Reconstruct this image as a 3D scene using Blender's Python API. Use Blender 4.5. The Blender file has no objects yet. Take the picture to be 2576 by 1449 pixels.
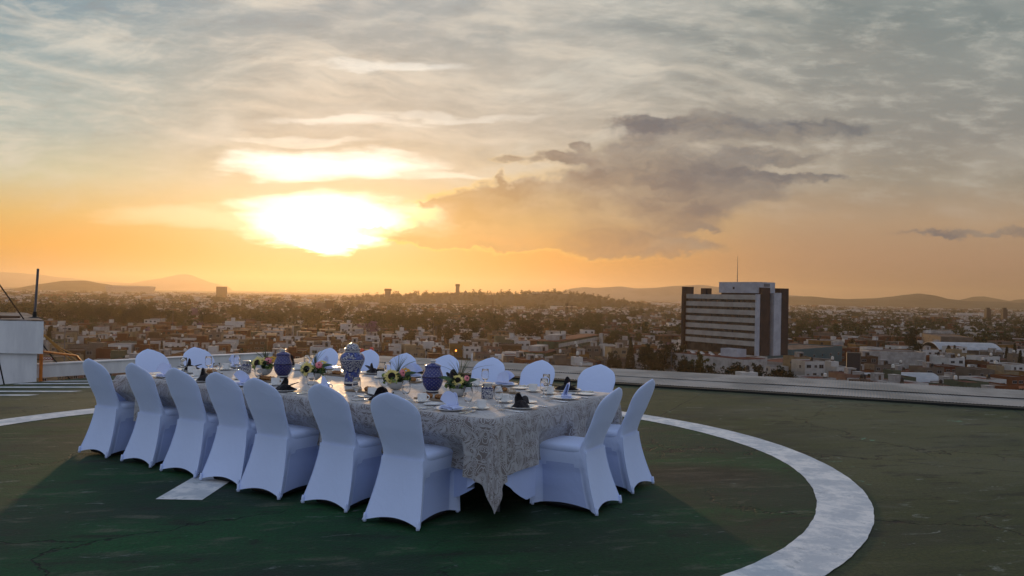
import bpy, bmesh, math, random
import numpy as np
from mathutils import Vector, Matrix
SC = bpy.context.scene
COL = SC.collection
PI = math.pi
R = math.radians

def lin(c):
    c = c / 255.0
    return c / 12.92 if c <= 0.04045 else ((c + 0.055) / 1.055) ** 2.4
def C(r, g, b, k=1.0):
    return (lin(r) * k, lin(g) * k, lin(b) * k, 1.0)

# ------------------------------------------------------------------ camera
EYE = 1.6
PITCH, ROLL, FPX = math.atan(6.5 / 825), 0.02, 825.0
cam_d = bpy.data.cameras.new('camera')
cam_d.sensor_width = 36.0
cam_d.lens = FPX / 1024 * 36.0
cam_d.clip_start, cam_d.clip_end = 0.1, 60000
cam = bpy.data.objects.new('camera', cam_d)
COL.objects.link(cam)
cam.matrix_world = Matrix.Translation((0, 0, EYE)) @ Matrix.Rotation(PI / 2 + PITCH, 4, 'X') @ Matrix.Rotation(ROLL, 4, 'Z')
SC.camera = cam
_m = np.array(cam.matrix_world.to_3x3())
def ray(px, py):
    d = _m @ np.array([(px - 512) / FPX, -(py - 288) / FPX, -1.0])
    return d
DS = 1024 / 2576
def G(x, y, z=0.0):
    """point of the survey photo (2576 px wide) carried down to the level z"""
    d = ray(x * DS, y * DS)
    t = (z - EYE) / d[2]
    return Vector((d[0] * t, d[1] * t, z))
def at_dist(x, y, dist):
    d = ray(x * DS, y * DS)
    t = dist / d[1]
    return Vector((d[0] * t, d[1] * t, EYE + d[2] * t))

# ------------------------------------------------------------------ light
SUN_AZ, SUN_EL = R(-12.8), R(5.0)
sun_d = bpy.data.lights.new('sun', 'SUN')
sun_d.energy = 2.0
sun_d.angle = R(2.5)
sun_d.color = (1.0, 0.62, 0.30)
sun = bpy.data.objects.new('sun', sun_d)
COL.objects.link(sun)
_s = Vector((math.sin(SUN_AZ) * math.cos(SUN_EL), math.cos(SUN_AZ) * math.cos(SUN_EL), math.sin(SUN_EL)))
sun.rotation_euler = _s.to_track_quat('Z', 'Y').to_euler()

SC.view_settings.view_transform = 'Standard'
SC.view_settings.look = 'None'
SC.view_settings.exposure = 0.10
SC.view_settings.gamma = 1.0
SC.cycles.max_bounces = 8
SC.cycles.volume_bounces = 1
SC.cycles.transparent_max_bounces = 12
SC.cycles.caustics_reflective = False
SC.cycles.caustics_refractive = False
SC.cycles.sample_clamp_indirect = 4.0

# ------------------------------------------------------------------ node shorthand
class X:
    def __init__(s, nt, k): s.nt, s.k = nt, k
    def _op(s, op, o=None, c=None, rev=False):
        n = s.nt.nodes.new('ShaderNodeMath'); n.operation = op
        a = [s, o] if not rev else [o, s]
        if c is not None: a.append(c)
        for i, v in enumerate(a):
            if v is None: continue
            if isinstance(v, X): s.nt.links.new(v.k, n.inputs[i])
            else: n.inputs[i].default_value = v
        return X(s.nt, n.outputs[0])
    def __add__(s, o): return s._op('ADD', o)
    __radd__ = __add__
    def __sub__(s, o): return s._op('SUBTRACT', o)
    def __rsub__(s, o): return s._op('SUBTRACT', o, rev=True)
    def __mul__(s, o): return s._op('MULTIPLY', o)
    __rmul__ = __mul__
    def __truediv__(s, o): return s._op('DIVIDE', o)
    def __rtruediv__(s, o): return s._op('DIVIDE', o, rev=True)
    def __pow__(s, o): return s._op('POWER', o)
    def f(s, op, o=None, c=None): return s._op(op, o, c)
    def ss(s, a, b):
        n = s.nt.nodes.new('ShaderNodeMapRange'); n.interpolation_type = 'SMOOTHSTEP'
        s.nt.links.new(s.k, n.inputs[0])
        n.inputs[1].default_value, n.inputs[2].default_value = a, b
        return X(s.nt, n.outputs[0])
    def mr(s, a, b, c, d):
        n = s.nt.nodes.new('ShaderNodeMapRange')
        s.nt.links.new(s.k, n.inputs[0])
        for i, v in enumerate((a, b, c, d)): n.inputs[i + 1].default_value = v
        return X(s.nt, n.outputs[0])
def xyz(nt, x, y, z=0.0):
    n = nt.nodes.new('ShaderNodeCombineXYZ')
    for i, v in enumerate((x, y, z)):
        if isinstance(v, X): nt.links.new(v.k, n.inputs[i])
        else: n.inputs[i].default_value = v
    return n.outputs[0]
def sep(nt, vec):
    n = nt.nodes.new('ShaderNodeSeparateXYZ'); nt.links.new(vec, n.inputs[0])
    return [X(nt, o) for o in n.outputs]
def noise(nt, vec, scale, detail=4, rough=0.55, dist=0.0, dims='3D', col=False):
    n = nt.nodes.new('ShaderNodeTexNoise'); n.noise_dimensions = dims
    if vec is not None: nt.links.new(vec, n.inputs['Vector'])
    n.inputs['Scale'].default_value = scale; n.inputs['Detail'].default_value = detail
    n.inputs['Roughness'].default_value = rough; n.inputs['Distortion'].default_value = dist
    return n.outputs['Color'] if col else X(nt, n.outputs['Fac'])
def mix(nt, fac, a, b):
    n = nt.nodes.new('ShaderNodeMix'); n.data_type = 'RGBA'; n.clamp_factor = True
    for i, v in ((0, fac), (6, a), (7, b)):
        if isinstance(v, X): nt.links.new(v.k, n.inputs[i])
        elif isinstance(v, (tuple, list, float, int)): n.inputs[i].default_value = v
        else: nt.links.new(v, n.inputs[i])
    return n.outputs[2]
def ramp(nt, fac, stops, interp='EASE'):
    n = nt.nodes.new('ShaderNodeValToRGB'); r = n.color_ramp; r.interpolation = interp
    while len(r.elements) < len(stops): r.elements.new(0.5)
    for e, (p, c) in zip(r.elements, stops): e.position = p; e.color = c
    nt.links.new(fac.k, n.inputs[0])
    return n.outputs[0]

# ------------------------------------------------------------------ sky
world = bpy.data.worlds.new('World'); SC.world = world
world.use_nodes = True
nt = world.node_tree; nt.nodes.clear()
def build_sky():
    tc = nt.nodes.new('ShaderNodeTexCoord')
    vec = tc.outputs['Generated']
    x, y, z = sep(nt, vec)
    yc = y.f('MAXIMUM', 0.06)
    u, v = x / yc, z / yc
    zc = z.f('MAXIMUM', 0.0) + 0.10
    cu, cv = x / zc, yc / zc                       # flat cloud layer overhead
    warp = noise(nt, xyz(nt, u, v), 5.0, 3, 0.5)
    warp2 = noise(nt, xyz(nt, u + 7.3, v + 2.0), 5.0, 3, 0.5)
    # --- clear sky colours: three columns of the dusk gradient
    def V(yd): return (741 - yd) / 2075
    def col(st): return ramp(nt, v.mr(-0.03, 0.45, 0, 1), [((V(p) + 0.03) / 0.48, C(*c)) for p, c in st], 'LINEAR')
    left = col([(760, (178, 138, 92)), (705, (194, 134, 56)), (640, (222, 158, 52)), (560, (214, 178, 104)), (460, (190, 194, 164)), (350, (158, 180, 178)), (200, (138, 166, 172)), (40, (120, 152, 166)), (-150, (116, 146, 160))])
    midc = col([(760, (196, 116, 40)), (705, (222, 140, 36)), (640, (232, 158, 40)), (560, (232, 196, 120)), (450, (200, 188, 160)), (330, (180, 178, 168)), (180, (170, 174, 170)), (40, (146, 160, 166)), (-150, (140, 156, 166))])
    right = col([(770, (150, 124, 104)), (700, (148, 118, 98)), (630, (166, 134, 110)), (540, (172, 146, 120)), (430, (148, 142, 130)), (320, (138, 138, 134)), (180, (138, 144, 142)), (40, (118, 132, 134)), (-150, (124, 138, 140))])
    c = mix(nt, u.ss(-0.58, -0.2), left, midc)
    c = mix(nt, u.ss(-0.16, 0.38), c, right)
    # --- thin high cloud, streaked along the wind
    def streak(ang, su, sv, sc, off, det=6):
        ca, sa = math.cos(ang), math.sin(ang)
        a = (u * ca + v * sa + (warp - 0.5) * 0.12) * su
        b = (v * ca - u * sa + (warp2 - 0.5) * 0.075) * sv
        return noise(nt, xyz(nt, a + off, b), sc, det, 0.62, 0.12)
    s1 = streak(0.26, 1.0, 4.6, 5.0, 1.7, 9)
    s2 = streak(-0.10, 1.0, 6.5, 4.0, 9.1, 9)
    s3 = streak(0.10, 1.0, 2.2, 3.2, 4.4, 3)
    hi = v.ss(0.06, 0.20)
    c = mix(nt, (s3.ss(0.42, 0.72) * hi * 0.50) * u.ss(-0.55, -0.1), c, C(206, 202, 192))
    c = mix(nt, s3.ss(0.52, 0.30) * hi * u.ss(-0.1, 0.35) * 0.6, c, C(134, 138, 136))
    c = mix(nt, s1.ss(0.46, 0.68) * hi * u.ss(0.45, -0.05) * noise(nt, xyz(nt, u, v * 2.0, 3.0), 5.0, 5, 0.6).ss(0.36, 0.62) * 0.66, c, C(214, 214, 204))
    c = mix(nt, s2.ss(0.44, 0.70) * hi * 0.52 * u.ss(0.55, 0.05), c, C(236, 226, 208))
    fine = noise(nt, xyz(nt, u + warp * 0.05, v * 3.2), 16.0, 9, 0.68)
    c = mix(nt, fine.ss(0.46, 0.72) * hi * 0.34, c, C(220, 216, 204))
    c = mix(nt, fine.ss(0.50, 0.28) * hi * 0.30, c, C(128, 136, 138))
    # --- glow round the sun
    wu = u + (noise(nt, xyz(nt, u, v * 1.5, 0.3), 13.0, 8, 0.62) - 0.5) * 0.085
    wv = v + (noise(nt, xyz(nt, u, v * 1.5, 5.1), 15.0, 8, 0.62) - 0.5) * 0.060
    def d2(xd, yd, rx, ry, w=False):
        uu, vv = (xd - 1288) / 2075, (741 + 0.02 * (xd - 1288) - yd) / 2075
        a = ((wu if w else u) - uu) / (rx / 2075); b = ((wv if w else v) - vv) / (ry / 2075)
        return a * a + b * b
    g1 = (d2(810, 652, 640, 74) * -1.0).f('EXPONENT')
    c = mix(nt, g1 * 1.0, c, C(242, 156, 0))
    g2 = (d2(800, 560, 560, 210) * -1.0).f('EXPONENT')
    c = mix(nt, g2 * 0.26, c, C(255, 232, 190))
    g3 = (d2(820, 560, 300, 110) * -1.0).f('EXPONENT')
    c = mix(nt, g3 * 0.60, c, C(255, 236, 196))
    lu = u + (noise(nt, xyz(nt, u, v * 4.0, 2.2), 7.0, 7, 0.6) - 0.5) * 0.20
    lv = v + (noise(nt, xyz(nt, u, v * 4.0, 8.4), 8.0, 7, 0.6) - 0.5) * 0.040
    def l2(xd, yd, rx, ry):
        uu, vv = (xd - 1288) / 2075, (741 + 0.02 * (xd - 1288) - yd) / 2075
        a = (lu - uu) / (rx / 2075); b = (lv - vv) / (ry / 2075)
        return a * a + b * b
    b1 = (1.0 - l2(822, 544, 218, 54)).ss(-0.75, 0.8)
    b1 = b1.f('MAXIMUM', (1.0 - l2(832, 582, 132, 50)).ss(-0.6, 0.8))
    for xd, yd, rx, ry, lo, hi_, k in [(790, 412, 235, 38, -0.7, 0.8, 1), (815, 612, 66, 34, -0.6, 0.7, 1), (500, 548, 280, 26, -0.5, 1.1, 0.26), (1060, 545, 120, 40, -0.4, 1.1, 0.5),
                                     (870, 300, 190, 14, -0.6, 1.0, 0.34), (1130, 290, 170, 9, -0.5, 1.0, 0.24), (980, 165, 200, 16, -0.3, 1.0, 0.34), (720, 350, 190, 9, -0.5, 1.0, 0.26), (1080, 440, 130, 14, -0.3, 1.0, 0.35)]:
        b1 = b1.f('MAXIMUM', (1.0 - l2(xd, yd, rx, ry)).ss(lo, hi_) * k)
    # --- dark cumulus bank
    els = [(1880, 328, 210, 40), (1770, 300, 70, 34), (1610, 312, 90, 24), (1600, 385, 130, 44), (1690, 440, 180, 50), (1780, 480, 260, 44), (1560, 500, 220, 56), (1480, 556, 330, 48), (1180, 590, 300, 26), (1190, 510, 110, 34),
           (1340, 530, 200, 50), (1640, 626, 230, 24), (1400, 398, 50, 18), (1280, 402, 56, 16), (1470, 388, 26, 16), (1246, 452, 10, 18), (1070, 512, 36, 9), (2440, 582, 220, 12), (1950, 398, 130, 18), (1450, 362, 20, 12), (1740, 572, 60, 6), (1010, 582, 150, 10), (1350, 604, 220, 12), (1980, 450, 160, 12), (2080, 330, 90, 14)]
    f = None
    for xd, yd, rx, ry in els:
        e = (d2(xd, yd, rx, ry, True) * -1.0).f('EXPONENT')
        f = e if f is None else f + e
    f = f - 0.42
    f = f + (noise(nt, xyz(nt, u, v * 1.7, 1.0), 26.0, 6, 0.65) - 0.5) * 0.34
    body = f.ss(-0.14, 0.42) * noise(nt, xyz(nt, wu, wv * 2.6, 7.0), 7.0, 5, 0.6).mr(0.34, 0.58, 0.45, 1.0).f('MINIMUM', 1.0).f('MAXIMUM', 0.0)
    near = (d2(900, 590, 520, 150) * -0.9).f('EXPONENT')
    body = body * (1.0 - near * 0.25)
    dark = mix(nt, u.ss(-0.15, 0.12), C(142, 128, 106), C(76, 92, 108))
    dark = mix(nt, noise(nt, xyz(nt, wu, wv * 2.4), 10.0, 6, 0.62).ss(0.42, 0.66) * 0.7, dark, C(142, 138, 130))
    dark = mix(nt, near * 0.7, dark, C(226, 172, 82))
    c = mix(nt, body * 0.93, c, dark)
    rim = f.ss(-0.22, 0.02) * (1.0 - f.ss(0.02, 0.25)) * near
    c = mix(nt, rim * 0.8, c, C(255, 214, 110))
    b1 = b1 * (1.0 - body * 0.85)
    # --- evening sky behind the observer: cool and open
    back = ramp(nt, z.mr(-0.1, 1.0, 0, 1), [(0.0, (0.30, 0.32, 0.38, 1)), (0.14, (0.52, 0.57, 0.70, 1)), (0.4, (0.48, 0.55, 0.72, 1)), (1.0, (0.27, 0.33, 0.45, 1))], 'LINEAR')
    up = ramp(nt, z.mr(0.2, 1.0, 0, 1), [(0.0, (0, 0, 0, 1)), (1.0, (1, 1, 1, 1))])
    bm = (1.0 - y.ss(-0.25, 0.42)).f('MAXIMUM', z.ss(0.36, 0.7))
    c = mix(nt, bm, c, back)
    # whitest cloud in front of the sun shines harder than the film can hold
    lum = nt.nodes.new('ShaderNodeMix'); lum.data_type = 'RGBA'; lum.blend_type = 'ADD'
    fm = b1 * y.ss(0.1, 0.4)
    nt.links.new((fm).k, lum.inputs[0]); nt.links.new(c, lum.inputs[6])
    core = (d2(822, 585, 120, 55) * -1.0).f('EXPONENT')
    hot = mix(nt, core, (0.75, 0.74, 0.70, 1), (10.0, 6.6, 3.4, 1))
    nt.links.new(hot, lum.inputs[7])
    bg = nt.nodes.new('ShaderNodeBackground'); nt.links.new(lum.outputs[2], bg.inputs[0]); bg.inputs[1].default_value = SKY_GAIN
    sky = nt.nodes.new('ShaderNodeTexSky'); sky.sky_type = 'NISHITA'; sky.sun_disc = False
    sky.sun_elevation = SUN_EL; sky.sun_rotation = SUN_AZ; sky.air_density = 1.6; sky.dust_density = 3.0
    bg2 = nt.nodes.new('ShaderNodeBackground'); nt.links.new(sky.outputs[0], bg2.inputs[0]); bg2.inputs[1].default_value = 0.05
    mx = nt.nodes.new('ShaderNodeMixShader'); mx.inputs[0].default_value = 0.93
    nt.links.new(bg2.outputs[0], mx.inputs[1]); nt.links.new(bg.outputs[0], mx.inputs[2])
    out = nt.nodes.new('ShaderNodeOutputWorld'); nt.links.new(mx.outputs[0], out.inputs[0])
SKY_GAIN = 1.0
build_sky()
# ------------------------------------------------------------------ building helpers
def tag(o, label=None, cat=None, group=None, kind=None):
    if label: o['label'] = label
    if cat: o['category'] = cat
    if group: o['group'] = group
    if kind: o['kind'] = kind
    return o
def thing(name, label, cat, loc=(0, 0, 0), rz=0.0, group=None):
    o = bpy.data.objects.new(name, None); COL.objects.link(o)
    o.empty_display_size = 0.1
    o.location = loc; o.rotation_euler = (0, 0, rz)
    return tag(o, label, cat, group)
class MB:
    """collects faces of one mesh"""
    def __init__(s): s.v, s.f, s.mi, s.n, s.m = [], [], [], 0, 0
    def add(s, vs, fs, m=None):
        b = s.n
        s.v.extend([tuple(p) for p in vs]); s.n += len(vs)
        s.f.extend([tuple(i + b for i in q) for q in fs])
        s.mi.extend([s.m if m is None else m] * len(fs))
        return s
    def box(s, x0, x1, y0, y1, z0, z1, m=None):
        v = [(x, y, z) for z in (z0, z1) for y in (y0, y1) for x in (x0, x1)]
        return s.add(v, [(0, 2, 3, 1), (4, 5, 7, 6), (0, 1, 5, 4), (1, 3, 7, 5), (3, 2, 6, 7), (2, 0, 4, 6)], m)
    def lathe(s, prof, n=24, c=(0, 0, 0), cap0=True, cap1=True, sx=1.0, sy=1.0, m=None):
        vs, fs = [], []
        for r, z in prof:
            for k in range(n):
                a = 2 * PI * k / n
                vs.append((c[0] + r * math.cos(a) * sx, c[1] + r * math.sin(a) * sy, c[2] + z))
        for j in range(len(prof) - 1):
            for k in range(n):
                a, b = j * n + k, j * n + (k + 1) % n
                fs.append((a, b, b + n, a + n))
        if cap0: fs.append(tuple(reversed(range(n))))
        if cap1: fs.append(tuple(range((len(prof) - 1) * n, len(prof) * n)))
        return s.add(vs, fs, m)
    def tube(s, pts, r, n=8, m=None, cap=True):
        pts = [Vector(p) for p in pts]
        vs, fs = [], []
        for i, p in enumerate(pts):
            d = (pts[min(i + 1, len(pts) - 1)] - pts[max(i - 1, 0)]).normalized()
            a = d.orthogonal().normalized() if abs(d.z) > 0.99 else d.cross(Vector((0, 0, 1))).normalized()
            b = d.cross(a)
            rr = r[i] if isinstance(r, (list, tuple)) else r
            for k in range(n):
                t = 2 * PI * k / n
                vs.append(p + a * (rr * math.cos(t)) + b * (rr * math.sin(t)))
        for i in range(len(pts) - 1):
            for k in range(n):
                q, w = i * n + k, i * n + (k + 1) % n
                fs.append((q, w, w + n, q + n))
        if cap:
            fs.append(tuple(range(n))); fs.append(tuple(reversed(range((len(pts) - 1) * n, len(pts) * n))))
        return s.add(vs, fs, m)
    def grid(s, rows, close=False, m=None):
        nr, nc = len(rows), len(rows[0])
        vs = [p for r in rows for p in r]
        fs = []
        for j in range(nr - 1):
            for k in range(nc if close else nc - 1):
                a, b = j * nc + k, j * nc + (k + 1) % nc
                fs.append((a, b, b + nc, a + nc))
        return s.add(vs, fs, m)
    def xf(s, M, start=0):
        for i in range(start, s.n):
            s.v[i] = tuple(M @ Vector(s.v[i]))
        return s
    def mesh(s, name, mats, smooth=False, angle=None):
        me = bpy.data.meshes.new(name)
        me.from_pydata(s.v, [], s.f)
        for m in (mats if isinstance(mats, (list, tuple)) else [mats]): me.materials.append(m)
        if len(set(s.mi)) > 1 or (s.mi and s.mi[0]): me.polygons.foreach_set('material_index', np.array(s.mi, dtype=np.int32))
        if smooth:
            me.shade_smooth()
        bm = bmesh.new(); bm.from_mesh(me); bmesh.ops.recalc_face_normals(bm, faces=bm.faces)
        if angle:
            for e in bm.edges:
                if len(e.link_faces) == 2 and e.calc_face_angle(0) > R(angle): e.smooth = False
        bm.to_mesh(me); bm.free()
        return me
    def build(s, name, mats, parent=None, smooth=False, loc=None, rz=None, angle=None):
        return link(name, s.mesh(name, mats, smooth, angle), parent, loc, rz)
def link(name, me, parent=None, loc=None, rz=None):
    o = bpy.data.objects.new(name, me); COL.objects.link(o)
    if parent: o.parent = parent
    if loc is not None: o.location = loc
    if rz is not None: o.rotation_euler = (0, 0, rz)
    return o
def kids(o): return [c for c in bpy.data.objects if c.parent == o]
KIDS = {}
NEW = {}
def remember(root):
    """note a finished thing's parts, for copying"""
    allk = {}
    for o in bpy.data.objects:
        if o.parent: allk.setdefault(o.parent.name, []).append(o)
    def walk(o): return [(c, walk(c)) for c in allk.get(o.name, [])]
    KIDS[root.name] = walk(root)
    return root
def dup(root, loc, rz, label=None, group=None, scale=None):
    r = root.copy(); COL.objects.link(r); r.location = loc; r.rotation_euler = (0, 0, rz)
    if scale is not None: r.scale = scale
    if label: r['label'] = label
    if group: r['group'] = group
    NEW[r.name] = []
    def cp(ks, par):
        for o, sub in ks:
            c = o.copy(); COL.objects.link(c); c.parent = par
            if par == r: NEW[r.name].append(c)
            cp(sub, c)
    cp(KIDS.get(root.name, []), r)
    return r
def place(proto, used, loc, rz, label, group=None, scale=None):
    """the first placing moves the thing itself, the others copy it"""
    if proto.name not in used:
        used.add(proto.name); NEW[proto.name] = [k for k, _ in KIDS.get(proto.name, [])]; proto.location = loc; proto.rotation_euler = (0, 0, rz)
        proto['label'] = label
        if group: proto['group'] = group
        if scale is not None: proto.scale = scale
        return proto
    return dup(proto, loc, rz, label, group, scale)

# ------------------------------------------------------------------ materials
def mat(name, col=(0.5, 0.5, 0.5, 1), rough=0.6, metal=0.0, spec=0.4, fn=None, sheen=0.0, trans=0.0, coat=0.0, ior=1.45):
    m = bpy.data.materials.new(name); m.use_nodes = True
    b = m.node_tree.nodes['Principled BSDF']
    b.inputs['Base Color'].default_value = col
    b.inputs['Roughness'].default_value = rough
    b.inputs['Metallic'].default_value = metal
    b.inputs['Specular IOR Level'].default_value = spec
    b.inputs['Sheen Weight'].default_value = sheen
    b.inputs['Transmission Weight'].default_value = trans
    b.inputs['Coat Weight'].default_value = coat
    b.inputs['IOR'].default_value = ior
    if fn: fn(m.node_tree, b)
    return m
def tcoord(t, which='Object'):
    n = t.nodes.get('tc') or t.nodes.new('ShaderNodeTexCoord'); n.name = 'tc'
    return n.outputs[which]
def bump(t, b, h, strength=0.3, dist=0.01):
    n = t.nodes.new('ShaderNodeBump'); n.inputs['Strength'].default_value = strength; n.inputs['Distance'].default_value = dist
    t.links.new(h.k, n.inputs['Height']); t.links.new(n.outputs[0], b.inputs['Normal'])
def basecol(t, b, c): t.links.new(c, b.inputs['Base Color'])
def speckle(c1, c2, scale=3.0, lo=0.4, hi=0.62, bmp=0.0, det=5):
    def fn(t, b):
        n = noise(t, tcoord(t), scale, det, 0.6)
        basecol(t, b, mix(t, n.ss(lo, hi), c1, c2))
        if bmp: bump(t, b, noise(t, tcoord(t), scale * 6, 3), bmp, 0.02)
    return fn
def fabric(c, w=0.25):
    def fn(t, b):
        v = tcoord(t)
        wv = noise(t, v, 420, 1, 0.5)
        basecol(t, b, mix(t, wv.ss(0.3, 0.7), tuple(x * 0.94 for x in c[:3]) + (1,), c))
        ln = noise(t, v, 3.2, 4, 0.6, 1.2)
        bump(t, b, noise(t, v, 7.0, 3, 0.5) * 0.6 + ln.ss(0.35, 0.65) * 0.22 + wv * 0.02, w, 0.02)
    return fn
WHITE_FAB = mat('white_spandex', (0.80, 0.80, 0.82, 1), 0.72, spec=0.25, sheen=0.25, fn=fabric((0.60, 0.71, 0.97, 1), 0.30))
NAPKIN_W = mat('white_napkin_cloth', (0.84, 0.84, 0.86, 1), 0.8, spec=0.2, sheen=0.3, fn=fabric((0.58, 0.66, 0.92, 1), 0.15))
NAPKIN_B = mat('black_napkin_cloth', (0.012, 0.009, 0.011, 1), 0.85, spec=0.2, sheen=0.15)
CHINA = mat('white_china', (0.80, 0.80, 0.78, 1), 0.12, spec=0.5, coat=0.3)
STEEL = mat('polished_steel', (0.72, 0.71, 0.70, 1), 0.16, 1.0)
GLASS = mat('clear_glass', (1, 1, 1, 1), 0.02, trans=1.0, ior=1.45)
# ------------------------------------------------------------------ roof deck
RC = Vector((-1.61, 7.99, 0))                      # middle of the landing circle
RI, RO = 4.31, 4.71
EDGE_A, EDGE_B = Vector((-5.15, 17.86, 0)), Vector((17.5, 8.55, 0))    # straight far edge of the deck
ED = (EDGE_B - EDGE_A).normalized(); EN = Vector((-ED.y, ED.x, 0))     # along it, and outwards
LEFT_A = Vector((-9.6, 10.9, 0))
def deck_nodes(inner):
    def fn(t, b):
        v = tcoord(t)
        x, y, z = sep(t, v)
        st = xyz(t, x * 0.55 + y * 0.12, y * 1.5 - x * 0.35)        # smeared along the coats of paint
        n1 = noise(t, st, 0.8, 6, 0.62, 0.4)
        n2 = noise(t, st, 3.2, 7, 0.68, 0.3)
        n3 = noise(t, v, 38, 4, 0.7)
        n0 = noise(t, v, 0.28, 3, 0.5)
        if inner:
            c = mix(t, n1.ss(0.36, 0.66), (0.003, 0.026, 0.008, 1), (0.011, 0.076, 0.022, 1))
            c = mix(t, n0.ss(0.45, 0.62) * 0.6, c, (0.020, 0.030, 0.013, 1))
            ex, ey = (x - 1.75) / 1.05, (y - 7.42) / 0.62
            e = 1.0 - (ex * ex + ey * ey) + (n1 - 0.5) * 2.2 + (n2 - 0.5) * 0.9
            c = mix(t, e.ss(0.0, 1.0) * 0.85, c, mix(t, n2.ss(0.4, 0.62), (0.016, 0.012, 0.009, 1), (0.056, 0.050, 0.034, 1)))
        else:
            c = mix(t, n1.ss(0.36, 0.66), (0.028, 0.038, 0.013, 1), (0.062, 0.076, 0.027, 1))
            c = mix(t, n0.ss(0.42, 0.60) * 0.7, c, (0.105, 0.108, 0.052, 1))
        c = mix(t, n2.ss(0.54, 0.70) * 0.70, c, (0.100, 0.104, 0.070, 1))
        c = mix(t, n2.ss(0.47, 0.33) * 0.75, c, (0.012, 0.014, 0.009, 1))
        # flakes where the coat has lifted
        fl = noise(t, st, 4.6, 8, 0.75, 0.6)
        c = mix(t, fl.ss(0.615, 0.65) * 0.75, c, (0.20, 0.22, 0.18, 1) if not inner else (0.14, 0.17, 0.15, 1))
        if not inner:
            g = noise(t, v, 1.7, 6, 0.7, 0.5)
            pat = g.ss(0.64, 0.67) * noise(t, v, 0.55, 2).ss(0.5, 0.6)
            c = mix(t, pat * 0.8, c, (0.13, 0.27, 0.17, 1))
        # hairline cracks
        wv = noise(t, v, 1.3, 5, 0.6, col=True)
        mv = t.nodes.new('ShaderNodeMixRGB'); mv.blend_type = 'ADD'; mv.inputs[0].default_value = 1.0
        t.links.new(v, mv.inputs[1]); t.links.new(wv, mv.inputs[2])
        vo = t.nodes.new('ShaderNodeTexVoronoi'); vo.feature = 'DISTANCE_TO_EDGE'; vo.inputs['Scale'].default_value = 0.42
        t.links.new(mv.outputs[0], vo.inputs['Vector'])
        cr = X(t, vo.outputs['Distance']).ss(0.0075, 0.001) * noise(t, v, 0.5, 3).ss(0.42, 0.56)
        c = mix(t, cr * 0.9, c, (0.006, 0.007, 0.006, 1))
        c = mix(t, n3.ss(0.38, 0.70) * 0.50, c, (0.010, 0.013, 0.009, 1))
        c = mix(t, noise(t, v, 90, 3, 0.7).ss(0.60, 0.72) * 0.35, c, (0.12, 0.13, 0.09, 1))
        if not inner:
            wob_ = (noise(t, v, 0.9, 4, 0.6) - 0.5) * 0.10
            for q, per in ((x * 0.915 - y * 0.404 + wob_ + 0.35, 4.6), (x * 0.404 + y * 0.915 + wob_ + 1.3, 4.2)):
                jn = ((q / per).f('FRACT') - 0.5).f('ABSOLUTE') * per
                c = mix(t, jn.ss(0.016, 0.006) * n2.ss(0.38, 0.55), c, (0.010, 0.012, 0.008, 1))
                c = mix(t, jn.ss(0.05, 0.02) * noise(t, v, 2.3, 5, 0.7).ss(0.58, 0.66) * 0.7, c, (0.12, 0.22, 0.15, 1))
        basecol(t, b, c)
        t.links.new(n1.mr(0.3, 0.7, 0.62, 0.88).k, b.inputs['Roughness'])
        bump(t, b, n3 * 0.6 + n2 * 0.6 - cr * 1.5, 0.5, 0.02)
    return fn
DECK = mat('worn_olive_deck_paint', rough=0.8, spec=0.25, fn=deck_nodes(False))
DISC = mat('worn_green_deck_paint', rough=0.8, spec=0.25, fn=deck_nodes(True))
def paint_nodes(t, b):
    v = tcoord(t)
    n = noise(t, v, 3.4, 8, 0.74, 0.2); n2 = noise(t, v, 42, 5, 0.75)
    c = mix(t, n.ss(0.42, 0.60), (0.50, 0.53, 0.55, 1), (0.76, 0.75, 0.72, 1))
    c = mix(t, noise(t, v, 6.0, 8, 0.75).ss(0.57, 0.64) * 0.6, c, (0.30, 0.34, 0.36, 1))
    c = mix(t, n2.ss(0.6, 0.8) * 0.4, c, (0.25, 0.27, 0.25, 1))
    basecol(t, b, c); bump(t, b, n2, 0.3, 0.01)
PAINT = mat('worn_white_marking_paint', rough=0.75, spec=0.25, fn=paint_nodes)

def sheet(name, pts, z, m, skirt=None):
    mb = MB(); n = len(pts)
    mb.add([(p[0], p[1], z) for p in pts], [tuple(range(n))])
    if skirt is not None:
        mb.add([(p[0], p[1], z) for p in pts] + [(p[0], p[1], skirt) for p in pts], [(i, i + n, (i + 1) % n + n, (i + 1) % n) for i in range(n)])
    return tag(mb.build(name, m), kind='structure')
sheet('roof_deck', [(-26, -16), (22, -16), EDGE_B, EDGE_A, LEFT_A, (-26, 6.5)], 0.0, DECK, -0.5)
def wob(a, k): return 0.006 * math.sin(a * 9 + k) + 0.0025 * math.sin(a * 57 + 2 * k) + 0.002 * math.sin(a * 131 + k)
NSEG = 360
sheet('landing_circle_field', [RC + Vector((math.cos(a), math.sin(a), 0)) * (RI + 0.05) for a in [2 * PI * k / 120 for k in range(120)]], 0.004, DISC)
mb = MB()
rows = []
for r, k in ((RI, 1.0), (RO, 4.0)):
    rows.append([RC + Vector((math.cos(a), math.sin(a), 0)) * (r + wob(a, k)) + Vector((0, 0, 0.008)) for a in [2 * PI * i / NSEG for i in range(NSEG)]])
mb.grid(rows, close=True)
tag(mb.build('painted_circle', PAINT), kind='structure')
sheet('painted_letter', [(-2.65, 6.22), (-2.30, 6.22), (-2.31, 8.9), (-2.66, 8.9)], 0.008, PAINT)
sheet('painted_letter', [(-2.31, 7.95), (-0.9, 7.95), (-0.9, 8.3), (-2.31, 8.3)], 0.008, PAINT)
sheet('painted_letter', [(-0.9, 7.4), (-0.55, 7.4), (-0.55, 9.9), (-0.9, 9.9)], 0.008, PAINT)
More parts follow.
